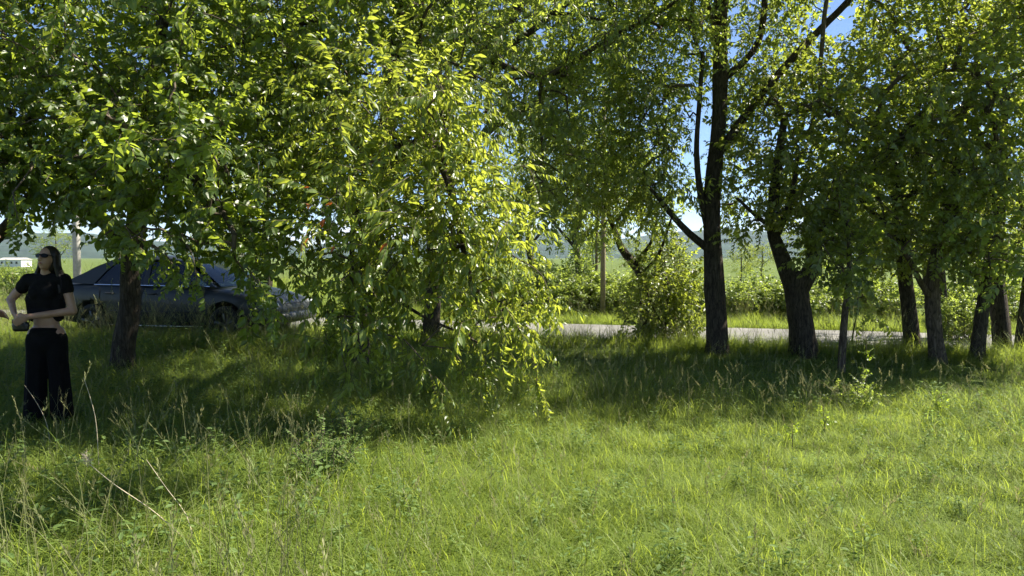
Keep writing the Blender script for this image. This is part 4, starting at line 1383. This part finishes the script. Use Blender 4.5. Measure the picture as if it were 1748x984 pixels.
def car():
    c = P(318, 560, 13.9)
    ang = math.atan2(RD.y, RD.x) + rad(3)
    root = empty('parked_car', (c.x, c.y, gz(c.x, c.y) + .02), ang)
    root.scale = (1, 1, 1.05)
    prop(root, 'dark grey-green saloon car parked on the grass behind the trees', 'car')
    stn = [(-2.34, .60, .46, .74), (-2.30, .74, .34, .88), (-2.12, .82, .29, .985), (-1.7, .865, .25, 1.02), (-1.0, .885, .22, 1.0), (0, .89, .21, .965), (.8, .885, .21, .945),
           (1.15, .88, .23, .935), (1.6, .865, .25, .885), (2.0, .82, .27, .79), (2.22, .72, .31, .68), (2.30, .58, .38, .58)]
    vs, fs = [], []
    ring = None
    for (x, w, zb, zt) in stn:
        h = zt - zb
        half = [(0, zb), (w * .78, zb), (w * .955, zb + .07), (w * 1.0, zb + h * .30), (w * 1.0, zb + h * .62), (w * .985, zt - h * .17), (w * .93, zt - .025), (w * .55, zt + .012), (0, zt + .022)]
        full = half + [(-y, z) for (y, z) in half[-2:0:-1]]
        ring = len(full)
        vs += [(x, y, z) for (y, z) in full]
    for i in range(len(stn) - 1):
        for k in range(ring):
            fs.append((i * ring + k, (i + 1) * ring + k, (i + 1) * ring + (k + 1) % ring, i * ring + (k + 1) % ring))
    fs.append(tuple(range(ring))); fs.append(tuple(range((len(stn) - 1) * ring, len(stn) * ring))[::-1])
    me = mesh_from('tmp', vs, fs)
    bm = bmesh.new(); bm.from_mesh(me); bmesh.ops.recalc_face_normals(bm, faces=bm.faces); bm.to_mesh(me); bm.free()
    tmp = link('tmp', me)
    sd = tmp.modifiers.new('s', 'SUBSURF'); sd.levels = 2; sd.render_levels = 2
    cutters = []
    for x in (-1.32, 1.40):
        cb = MB(); cb.tube([(x, -1.2, .33), (x, 1.2, .33)], [.37, .37], 32)
        co = cb.build('cut')
        bmx = bmesh.new(); bmx.from_mesh(co.data); bmesh.ops.recalc_face_normals(bmx, faces=bmx.faces); bmx.to_mesh(co.data); bmx.free()
        b = tmp.modifiers.new('b', 'BOOLEAN'); b.operation = 'DIFFERENCE'; b.object = co; b.solver = 'EXACT'
        cutters.append(co)
    me2 = evaluated(tmp)
    for o in [tmp] + cutters:
        bpy.data.objects.remove(o)
    me2.materials.clear()
    body = link('body', me2, root, [M['paint']], True)
    # greenhouse
    yside = lambda z: .815 - .22 * (z - .95) / .45
    def side_poly(name, pts, s, mat, t=.012, off=0.0, parent=root):
        bmx = MB()
        a = [(x, s * (yside(z) + off), z) for (x, z) in pts]
        b = [(x, s * (yside(z) + off - t), z) for (x, z) in pts]
        n = len(pts)
        f = [tuple(range(n)), tuple(range(n, 2 * n))[::-1]] + [(i, i + n, (i + 1) % n + n, (i + 1) % n) for i in range(n)]
        bmx.add(a + b, f)
        return bmx.build(name, parent, [M[mat]])
    rx = [.42, .30, .05, -.25, -.6, -.9, -1.06]
    rzz = [1.355, 1.395, 1.437, 1.452, 1.442, 1.41, 1.378]
    rb = MB()
    cols = [(-.625, -.045), (-.56, -.012), (-.3, .012), (0, .02), (.3, .012), (.56, -.012), (.625, -.045)]
    for t in (0, -.03):
        vv = [(x, y, z + dz + t) for x, z in zip(rx, rzz) for (y, dz) in cols]
        ff = [(i * 7 + k, i * 7 + k + 1, (i + 1) * 7 + k + 1, (i + 1) * 7 + k) for i in range(6) for k in range(6)]
        rb.add(vv, ff)
    rb.build('roof', root, [M['paint']], True)
    for s in (-1, 1):
        side_poly('pillar', [(1.22, .935), (1.10, .945), (.30, 1.375), (.42, 1.375)], s, 'paint', .05, .004)
        side_poly('pillar', [(-.16, .955), (-.27, .955), (-.31, 1.41), (-.21, 1.41)], s, 'trim', .05, .002)
        side_poly('pillar', [(-1.30, .97), (-1.95, 1.0), (-1.5, 1.20), (-1.08, 1.385), (-.92, 1.385), (-1.12, 1.2)], s, 'paint', .05, .004)
        side_poly('roof_rail', [(.42, 1.365), (.30, 1.368), (-.25, 1.398), (-.9, 1.372), (-1.08, 1.385), (-.9, 1.42), (-.25, 1.436), (.2, 1.41)], s, 'paint', .05, .003)
        w1 = side_poly('side_window', [(1.08, .958), (.33, 1.362), (-.205, 1.396), (-.165, .962)], s, 'glass', .006, -.014)
        w2 = side_poly('side_window', [(-.275, .962), (-.315, 1.396), (-.90, 1.37), (-1.10, 1.2), (-1.28, .975)], s, 'rear_glass', .006, -.014)
        side_poly('window_strip', [(1.10, .944), (-1.28, .962), (-1.28, .974), (1.10, .956)], s, 'chrome', .012, .012, w1)
    for (nm, q, mt) in (('windscreen', [(1.24, .70, .945), (.44, .565, 1.372)], 'glass'), ('rear_window', [(-1.90, .66, 1.01), (-1.06, .56, 1.385)], 'rear_glass')):
        gb = MB()
        n = 6
        for t in (0, -.006):
            vv = []
            for i in range(n + 1):
                f = i / n
                x = q[0][0] + (q[1][0] - q[0][0]) * f; hw = q[0][1] + (q[1][1] - q[0][1]) * f; z = q[0][2] + (q[1][2] - q[0][2]) * f + .05 * math.sin(math.pi * f) + t
                for k in range(7):
                    y = -1 + k / 3
                    vv.append((x + (.07 if nm == 'windscreen' else -.05) * (1 - y * y), hw * y, z))
            gb.add(vv, [(i * 7 + k, i * 7 + k + 1, (i + 1) * 7 + k + 1, (i + 1) * 7 + k) for i in range(n) for k in range(6)])
        gb.build(nm, root, [M[mt]], True)
    # wheels
    for x in (-1.32, 1.40):
        for s in (-1, 1):
            tb = MB()
            prof = [(.20, .09), (.27, .105), (.305, .09), (.315, .05), (.315, -.05), (.305, -.09), (.27, -.105), (.20, -.09)]
            N = 28
            vv = [(x + r * math.cos(2 * math.pi * k / N), s * .775 + y, .315 + r * math.sin(2 * math.pi * k / N)) for k in range(N) for (r, y) in prof]
            m = len(prof)
            tb.add(vv, [(k * m + j, k * m + (j + 1) % m, ((k + 1) % N) * m + (j + 1) % m, ((k + 1) % N) * m + j) for k in range(N) for j in range(m)])
            wheel = tb.build('wheel', root, [M['rubber']], True)
            rb = MB()
            rb.tube([(x, s * .80, .315), (x, s * .845, .315)], [.05, .045], 12)
            rb.tube([(x, s * .77, .315), (x, s * .78, .315)], [.2, .2], 24)
            for k in range(5):
                a = k * 2 * math.pi / 5 + .4
                rb.tube([(x + .03 * math.cos(a), s * .835, .315 + .03 * math.sin(a)), (x + .2 * math.cos(a), s * .845, .315 + .2 * math.sin(a))], [.026, .034], 6)
            rb.build('rim', wheel, [M['alloy']], True)
    # doors: seams and handles, sills and mouldings
    for s in (-1, 1):
        for (xa, xb, nm) in ((-.23, 1.02, 'front_door'), (-1.12, -.245, 'rear_door')):
            d = MB()
            for (x0, z0, x1, z1) in ((xa, .30, xa, .93), (xb, .30, xb, .93), (xa, .30, xb, .30)):
                w0, w1 = (.8945 if .42 < z0 < .9 else .895), (.89 if z1 > .8 else .895)
                d.tube([(x0, s * .872, z0), (x0 + (x1 - x0) * .5, s * .888, (z0 + z1) / 2), (x1, s * .868, z1)], [.006] * 3, 4)
            door = d.build('door', root, [M['trim']])
            hb_ = MB()
            hx = xa + .13
            hb_.tube([(hx, s * .884, .82), (hx + .03, s * .91, .822), (hx + .15, s * .91, .822), (hx + .18, s * .884, .82)], [.011, .013, .013, .011], 8)
            hb_.build('handle', door, [M['trim']], True)
        sb = MB(); sb.tube([(-.9, s * .868, .285), (0, s * .876, .275), (.98, s * .868, .285)], [.016] * 3, 6); sb.build('sill_strip', root, [M['chrome']], True)
        sb = MB(); sb.tube([(-.92, s * .888, .52), (0, s * .897, .515), (1.0, s * .888, .515)], [.014] * 3, 6); sb.build('side_moulding', root, [M['trim']], True)
        mb_ = MB()
        pts = [(.86, s * .84, .975), (.90, s * .93, .99), (.90, s * 1.02, 1.0), (.88, s * 1.07, 1.0)]
        mb_.tube(pts, [.025, .06, .075, .045], 10); mb_.build('mirror', root, [M['paint']], True)
        lb = MB(); lb.tube([(2.02, s * .76, .665), (2.15, s * .69, .645), (2.235, s * .56, .62)], [.07, .085, .06], 10); lb.build('headlight', root, [M['lamp']], True)
        lb = MB(); lb.tube([(-2.06, s * .805, .84), (-2.23, s * .74, .82), (-2.31, s * .58, .80)], [.06, .085, .06], 10); lb.build('tail_light', root, [M['tail']], True)
    bb = MB(); bb.tube([(2.08, -.80, .43), (2.25, -.68, .43), (2.33, -.35, .43), (2.345, 0, .43), (2.33, .35, .43), (2.25, .68, .43), (2.08, .80, .43)], [.06, .085, .09, .09, .09, .085, .06], 8); bb.build('bumper', root, [M['paint']], True)
    bb = MB(); bb.tube([(-2.1, -.80, .48), (-2.30, -.70, .48), (-2.37, -.35, .48), (-2.38, 0, .48), (-2.37, .35, .48), (-2.30, .70, .48), (-2.1, .80, .48)], [.06, .085, .09, .09, .09, .085, .06], 8); bb.build('bumper', root, [M['paint']], True)
    gb = MB()
    for k in range(4):
        gb.box((2.27 - .012 * k, 0, .56 + .03 * k), (.05, .62, .012))
    gb.build('grille', root, [M['trim']])
    for (x, y) in ((.15, -.38), (.15, .38), (-.95, -.4), (-.95, .4)):
        s_ = MB()
        s_.tube([(x + .1, y, .62), (x - .02, y, .9), (x - .12, y, 1.12)], [.16, .18, .14], 10); s_.tube([(x - .13, y, 1.12), (x - .16, y, 1.27)], [.09, .08], 8)
        s_.build('seat', root, [M['cloth']], True)
    db = MB(); db.tube([(.98, -.72, .9), (1.0, 0, .93), (.98, .72, .9)], [.09, .11, .09], 8); db.build('dashboard', root, [M['trim']], True)
    wb = MB(); ctr = Vector((.72, .36, .96))
    wb.tube([ctr + Vector((.09 * math.cos(a), .18 * math.sin(a), .16 * math.cos(a))) for a in [2 * math.pi * k / 20 for k in range(21)]], [.014] * 21, 6, cap=False); wb.build('steering_wheel', root, [M['trim']], True)


car()

# ------------------------------------------------------------------ people
def skin_mat():
    m, n, l, out = new_mat('skin')
    b = n.new('ShaderNodeBsdfPrincipled')
    b.inputs['Roughness'].default_value = .5
    b.inputs['Subsurface Weight'].default_value = .12
    b.inputs['Subsurface Scale'].default_value = .01
    t = noise(n, l, 14, 5)
    r = ramp(n, l, t.outputs['Fac'], [(.3, (.31, .175, .115)), (.7, (.40, .24, .165))])
    l.new(r.outputs['Color'], b.inputs['Base Color'])
    l.new(b.outputs['BSDF'], out.inputs['Surface'])
    return m


M['skin'] = skin_mat()
M['black_cloth'] = plain('black_cotton', (.007, .007, .0075), .95, spec=.12, var=.35, scale=11, bump=1.0)
M['black_trousers'] = plain('black_trousers', (.005, .005, .0055), .95, spec=.12, var=.35, scale=8, bump=1.0)
M['hair'] = plain('dark_hair', (.012, .008, .006), .5, var=.4, scale=40, bump=.5)
M['lens'] = plain('sunglass_lens', (.005, .005, .005), .4, spec=.15)
M['leather'] = plain('black_leather', (.015, .014, .014), .35, var=.2)
M['lips'] = plain('lips', (.32, .11, .09), .4)
M['blue_shirt'] = plain('dark_shirt', (.03, .035, .05), .85, var=.2, scale=20)


def blob(name, caps, parent, mat, voxel=.012, it=4, fac=.5):
    """one continuous skin around tapered capsules and ellipsoids"""
    bm = bmesh.new()
    for c in caps:
        if c[0] == 'e':            # ellipsoid: centre, radii, rotation
            q = bmesh.ops.create_icosphere(bm, subdivisions=3, radius=1.0)['verts']
            mt = Matrix.Translation(Vector(c[1])) @ (c[3].to_matrix().to_4x4() if len(c) > 3 else Matrix()) @ Matrix.Diagonal((*c[2], 1))
            bmesh.ops.transform(bm, matrix=mt, verts=q)
        else:
            p0, r0, p1, r1 = c
            p0, p1 = Vector(p0), Vector(p1)
            b2 = bmesh.new()
            for p, r in ((p0, r0), (p1, r1)):
                q = bmesh.ops.create_icosphere(b2, subdivisions=2, radius=r)['verts']
                bmesh.ops.translate(b2, vec=p, verts=q)
            hull = bmesh.ops.convex_hull(b2, input=b2.verts)
            junk = [e for e in hull['geom_interior'] if isinstance(e, bmesh.types.BMVert)]
            bmesh.ops.delete(b2, geom=junk, context='VERTS')
            tm = bpy.data.meshes.new('t'); b2.to_mesh(tm); b2.free()
            bm.from_mesh(tm); bpy.data.meshes.remove(tm)
    me = bpy.data.meshes.new('tmp'); bm.to_mesh(me); bm.free()
    o = link('tmp', me)
    rm = o.modifiers.new('r', 'REMESH'); rm.mode = 'VOXEL'; rm.voxel_size = voxel; rm.use_smooth_shade = True
    s = o.modifiers.new('s', 'SMOOTH'); s.iterations = it; s.factor = fac
    me2 = evaluated(o)
    bpy.data.objects.remove(o)
    me2.materials.clear()
    return link(name, me2, parent, [M[mat]], True)


def hand_caps(wrist, palm_dir, side, normal, curl, size=1.0):
    """palm, four fingers and a thumb; palm_dir points to the knuckles, side to the thumb, normal out of the back of the hand"""
    w, d, s, nrm = Vector(wrist), Vector(palm_dir).normalized(), Vector(side).normalized(), Vector(normal).normalized()
    out = []
    kn = w + d * .085 * size
    for k in range(4):
        o = s * (.030 - .020 * k) * size
        out.append((w + o * .7, .013 * size, kn + o, .0105 * size))
        L = (.070, .078, .072, .056)[k] * size
        p = kn + o
        dirn = d.copy()
        for j, f in enumerate((.45, .32, .23)):
            dirn = (dirn - nrm * curl * (.55 + .3 * j)).normalized()
            q = p + dirn * L * f
            out.append((p, (.0095 - .001 * j) * size, q, (.0088 - .001 * j) * size))
            p = q
    b = w + d * .02 * size + s * .025 * size
    m = b + (d * .6 + s * .75 - nrm * .25) * .042 * size
    e = m + (d * .85 + s * .2 - nrm * .5 * curl) * .036 * size
    out += [(b, .014 * size, m, .0115 * size), (m, .0108 * size, e, .0085 * size)]
    return out


def woman():
    g = P(83, 700, 6.9)
    root = empty('person', (g.x, g.y, gz(g.x, g.y)), rad(6))
    root.scale = (.94, .94, 1.0)
    prop(root, 'person in black crop top, wide black trousers and sunglasses, hands together at the waist', 'person')
    # local frame: faces -Y, +X is the right of the picture
    sh_r, el_r, wr_r = (-.165, .01, 1.375), (-.345, .03, 1.19), (-.235, -.115, 1.07)
    sh_l, el_l, wr_l = (.175, .01, 1.375), (.262, -.02, 1.085), (-.085, -.185, 1.045)
    caps = [('e', (0, .0, 1.22), (.135, .09, .20)), ('e', (0, .0, 1.00), (.12, .085, .14)), ('e', (0, .005, .87), (.155, .105, .13)),
            (sh_r, .05, (0, .015, 1.36), .075), (sh_l, .05, (0, .015, 1.36), .075),
            ((0, .02, 1.38), .055, (.012, .0, 1.50), .048),
            (sh_r, .052, el_r, .040), (el_r, .039, wr_r, .026), (sh_l, .052, el_l, .042), (el_l, .040, wr_l, .026),
            ((-.09, 0, .86), .09, (-.11, 0, .48), .058), ((-.11, 0, .48), .055, (-.12, .01, .07), .036), ((.09, 0, .86), .09, (.11, 0, .48), .058), ((.11, 0, .48), .055, (.12, .01, .07), .036),
            ((-.12, .03, .045), .035, (-.135, -.13, .03), .028), ((.12, .03, .045), .035, (.14, -.13, .03), .028)]
    tilt = Euler((rad(-12), rad(0), rad(-14)))
    hc = Vector((.030, -.012, 1.575))
    hd = lambda v: tuple(hc + tilt.to_matrix() @ Vector(v))
    caps += [('e', hd((0, .012, .022)), (.074, .092, .092), tilt), ('e', hd((0, -.022, -.035)), (.056, .064, .078), tilt), ('e', hd((0, -.045, -.088)), (.028, .028, .024), tilt),
             (hd((0, -.088, .008)), .010, hd((0, -.106, -.030)), .014), (hd((-.013, -.09, -.032)), .010, hd((.013, -.09, -.032)), .010),
             ('e', hd((-.074, .01, -.01)), (.010, .018, .028), tilt), ('e', hd((.074, .01, -.01)), (.010, .018, .028), tilt),
             (hd((-.018, -.082, -.063)), .008, hd((.018, -.082, -.063)), .008)]
    d1 = Vector(wr_r) - Vector(el_r)
    caps += hand_caps(wr_r, (.05, -.05, -.10), (.5, -.6, .3), (-.7, -.5, .2), .7)
    caps += hand_caps(wr_l, (-.11, -.02, -.055), (-.3, -.2, .85), (-.2, -1, .1), .6)
    blob('body', caps, root, 'skin', .0085, 3, .45)
    blob('crop_top', [('e', (0, .0, 1.24), (.15, .108, .19)), ('e', (-.062, -.062, 1.255), (.068, .060, .066)), ('e', (.062, -.062, 1.255), (.068, .060, .066)),
                      ((-.11, .0, 1.04), .06, (-.12, .0, 1.2), .07), ((.11, .0, 1.04), .06, (.12, .0, 1.2), .07), ('e', (0, 0, 1.075), (.137, .10, .075)),
                      ((-.155, .01, 1.372), .066, (0, .018, 1.365), .085), ((.165, .01, 1.372), .066, (0, .018, 1.365), .085),
                      (sh_r, .066, (-.225, .015, 1.305), .062), (sh_l, .066, (.205, 0, 1.285), .062), ((0, .03, 1.40), .07, (0, .02, 1.36), .08)], root, 'black_cloth', .010, 3, .4)
    tr = [('e', (0, .005, .88), (.168, .122, .085)), ('e', (0, .005, .80), (.185, .13, .12))]
    for s in (-1, 1):
        tr += [((s * .088, 0, .82), .106, (s * .108, 0, .46), .088), ((s * .108, 0, .46), .088, (s * .125, .0, .12), .098), ((s * .125, 0, .12), .098, (s * .127, 0, .085), .096)]
        for k in range(6):     # folds down the wide legs
            a = k * 1.05 + s
            tr.append(((s * .095 + .080 * math.cos(a), .080 * math.sin(a), .74), .018, (s * .127 + .086 * math.cos(a + .25), .086 * math.sin(a + .25), .10), .023))
    blob('trousers', tr, root, 'black_trousers', .012, 2, .4)
    for s in (-1, 1):
        blob('shoe', [((s * .125, .035, .05), .042, (s * .137, -.12, .036), .034), ((s * .137, -.12, .034), .034, (s * .140, -.15, .03), .028)], root, 'leather', .010, 2)
    hr = [('e', hd((0, .028, .035)), (.086, .092, .094), tilt), ('e', hd((0, .055, -.03)), (.088, .070, .10), tilt)]
    rr = random.Random(4)
    for k in range(26):
        a = rad(-20 + 220 * k / 25)
        top = Vector(hd((.080 * math.cos(a), .025 + .075 * math.sin(a), .045)))
        mid = Vector(hd((.094 * math.cos(a), .035 + .078 * math.sin(a), -.07)))
        end = Vector((.03 + .135 * math.cos(a) + rr.uniform(-.015, .015), .045 + .06 * math.sin(a) - (.075 if abs(math.cos(a)) > .75 else 0), 1.30 + rr.uniform(-.06, .04)))
        sh = (mid + end) / 2 + Vector((.012 * math.cos(a), .02, .0))
        hr += [(top, .018, mid, .017), (mid, .017, sh, .017), (sh, .017, end, .007)]
    blob('hair', hr, root, 'hair', .0085, 1, .3)
    st = MB()
    for k in range(150):
        a = rad(rr.uniform(-28, 208))
        p0 = Vector(hd((.082 * math.cos(a), .028 + .085 * math.sin(a), rr.uniform(.02, .09))))
        p1 = Vector(hd((.103 * math.cos(a) + rr.gauss(0, .006), .04 + .085 * math.sin(a), -.07)))
        p3 = Vector((.03 + .15 * math.cos(a) + rr.gauss(0, .02), .045 + .07 * math.sin(a) - (.085 if abs(math.cos(a)) > .75 else 0) + rr.gauss(0, .012), 1.26 + rr.uniform(-.09, .05)))
        p2 = (p1 + p3) / 2 + Vector((.02 * math.cos(a) + rr.gauss(0, .008), .02 + rr.gauss(0, .008), 0))
        q, qr = dense([p0, p1, p2, p3], [.0022, .0026, .0022, .0008], .04)
        st.tube(q, qr, 4, cap=False)
    st.build('loose_hair', root, [M['hair']], True)['kind'] = 'stuff'
    gl = MB()
    for s in (-1, 1):
        pts = [hd((s * (.034 + .031 * math.cos(a)), -.098 + .018 * abs(.034 + .031 * math.cos(a)) / .06, .012 + .020 * math.sin(a))) for a in [2 * math.pi * k / 14 for k in range(14)]]
        back = [hd((s * (.034 + .031 * math.cos(a)), -.086 + .018 * abs(.034 + .031 * math.cos(a)) / .06, .012 + .020 * math.sin(a))) for a in [2 * math.pi * k / 14 for k in range(14)]]
        gl.add(pts + back, [tuple(range(14)), tuple(range(14, 28))[::-1]] + [(k, (k + 1) % 14, (k + 1) % 14 + 14, k + 14) for k in range(14)])
        gl.tube([hd((s * .064, -.082, .020)), hd((s * .080, -.03, .016)), hd((s * .082, .02, .008))], [.004, .0035, .003], 5)
    gl.tube([hd((-.006, -.098, .018)), hd((0, -.104, .020)), hd((.006, -.098, .018))], [.0035] * 3, 5)
    gl.build('sunglasses', root, [M['lens']])
    lp = MB(); lp.tube([hd((-.020, -.086, -.062)), hd((-.008, -.092, -.060)), hd((.008, -.092, -.060)), hd((.020, -.086, -.062))], [.003, .006, .006, .003], 6); lp.build('lips', root, [M['lips']], True)
    bag = empty('waist_bag', root.matrix_basis @ Vector((-.15, -.20, .90)), rad(6))
    bag.location = Matrix.Translation(root.location) @ Euler((0, 0, rad(6))).to_matrix().to_4x4() @ Vector((-.150, -.175, .955))
    prop(bag, 'small black bag held at the waist by the person in black', 'bag')
    blob('pouch', [('e', (0, .03, .01), (.080, .032, .05)), ((-.045, .03, -.02), .028, (.045, .03, -.02), .028)], bag, 'leather', .010, 3)
    st = MB(); st.tube([(-.07, .03, .03), (-.075, .035, .06), (0, .04, .075), (.075, .035, .06), (.07, .03, .03)], [.006] * 5, 6); st.build('handle', bag, [M['leather']], True)
    zp = MB(); zp.tube([(-.05, .003, .035), (0, -.002, .04), (.05, .003, .035)], [.002] * 3, 5); zp.build('zip', bag, [M['chrome']], True)


woman()


def second_person():
    g = P(-54, 760, 5.9)
    root = empty('person', (g.x, g.y, gz(g.x, g.y)), rad(88))
    prop(root, 'person almost cut off by the left edge, only face and hand showing', 'person')
    H = 1.09
    v = lambda x, y, z: Vector((x, y - (.165 if z > 1.56 else .09 if z > 1.5 else 0), z)) * H
    sh_r, el_r, wr_r = v(-.19, .0, 1.43), v(-.27, .0, 1.16), v(-.14, -.10, 1.04)
    sh_l, el_l, wr_l = v(.19, .0, 1.43), v(.27, .02, 1.15), v(.155, -.11, 1.04)
    caps = [('e', v(0, 0, 1.25), (.17, .11, .23)), ('e', v(0, 0, 1.0), (.15, .10, .16)), (sh_r, .055, v(0, .01, 1.42), .08), (sh_l, .055, v(0, .01, 1.42), .08), (v(0, .02, 1.43), .06, v(0, 0, 1.56), .055),
            (sh_r, .055, el_r, .044), (el_r, .042, wr_r, .029), (sh_l, .055, el_l, .044), (el_l, .042, wr_l, .029),
            ('e', v(0, .01, 1.665), (.080, .098, .10)), ('e', v(0, -.025, 1.60), (.062, .07, .08)), (v(0, -.09, 1.645), .011, v(0, -.112, 1.605), .015), ('e', v(-.078, .015, 1.63), (.011, .02, .03)), ('e', v(.078, .015, 1.63), (.011, .02, .03)),
            (v(-.02, -.086, 1.575), .009, v(.02, -.086, 1.575), .009), ('e', v(0, -.05, 1.535), (.03, .03, .026)),
            (v(-.10, 0, .92), .095, v(-.11, 0, .48), .062), (v(-.11, 0, .48), .058, v(-.12, .01, .07), .04), (v(.10, 0, .92), .095, v(.11, 0, .48), .062), (v(.11, 0, .48), .058, v(.12, .01, .07), .04),
            (v(-.12, .03, .045), .038, v(-.13, -.14, .03), .03), (v(.12, .03, .045), .038, v(.13, -.14, .03), .03)]
    caps += hand_caps(wr_r, (.06, -.08, -.02), (.6, .3, .5), (-.6, -.3, .6), .5, 1.05)
    caps += hand_caps(wr_l, (-.02, -.10, -.01), (-.5, .1, .7), (.6, -.2, .6), .4, 1.05)
    blob('body', caps, root, 'skin', .009, 3, .45)
    blob('shirt', [('e', v(0, 0, 1.25), (.188, .128, .24)), ('e', v(0, 0, 1.05), (.175, .125, .13)), (sh_r, .072, v(0, .015, 1.42), .092), (sh_l, .072, v(0, .015, 1.42), .092), (sh_r, .072, v(-.24, 0, 1.29), .066), (sh_l, .072, v(.24, 0, 1.29), .066)], root, 'blue_shirt', .013, 3)
    tr = [('e', v(0, 0, .93), (.175, .128, .10))]
    for s in (-1, 1):
        tr += [(v(s * .095, 0, .88), .11, v(s * .11, 0, .48), .085), (v(s * .11, 0, .48), .085, v(s * .12, .01, .09), .072)]
    blob('trousers', tr, root, 'black_trousers', .013, 3)
    blob('hair', [('e', v(0, .022, 1.685), (.088, .10, .088)), ('e', v(0, .05, 1.64), (.084, .07, .075))], root, 'hair', .010, 2)
    for s in (-1, 1):
        blob('shoe', [(v(s * .12, .03, .05), .046, v(s * .13, -.15, .035), .036)], root, 'leather', .012, 2)
    for s in (-1, 1):
        e = MB(); c = v(s * .03, -.082, 1.645)
        e.tube([c + Vector((-.013, 0, 0)), c + Vector((0, -.004, 0)), c + Vector((.013, 0, 0))], [.003, .007, .003], 6); e.build('eye', root, [M['lens']], True)


second_person()

# ------------------------------------------------------------------ the air of a warm day
hz, hn, hl, hout = new_mat('warm_day_air')
pv = hn.new('ShaderNodeVolumePrincipled')
pv.inputs['Color'].default_value = (0.72, 0.82, 1.0, 1)
pv.inputs['Density'].default_value = 0.00007
pv.inputs['Anisotropy'].default_value = 0.2
hl.new(pv.outputs['Volume'], hout.inputs['Volume'])
mb = MB(); mb.box((0, 2200, 99), (11000, 9000, 206))
prop(mb.build('haze', None, [hz]), 'faint bluish haze over the field and hills', 'haze', kind='stuff')
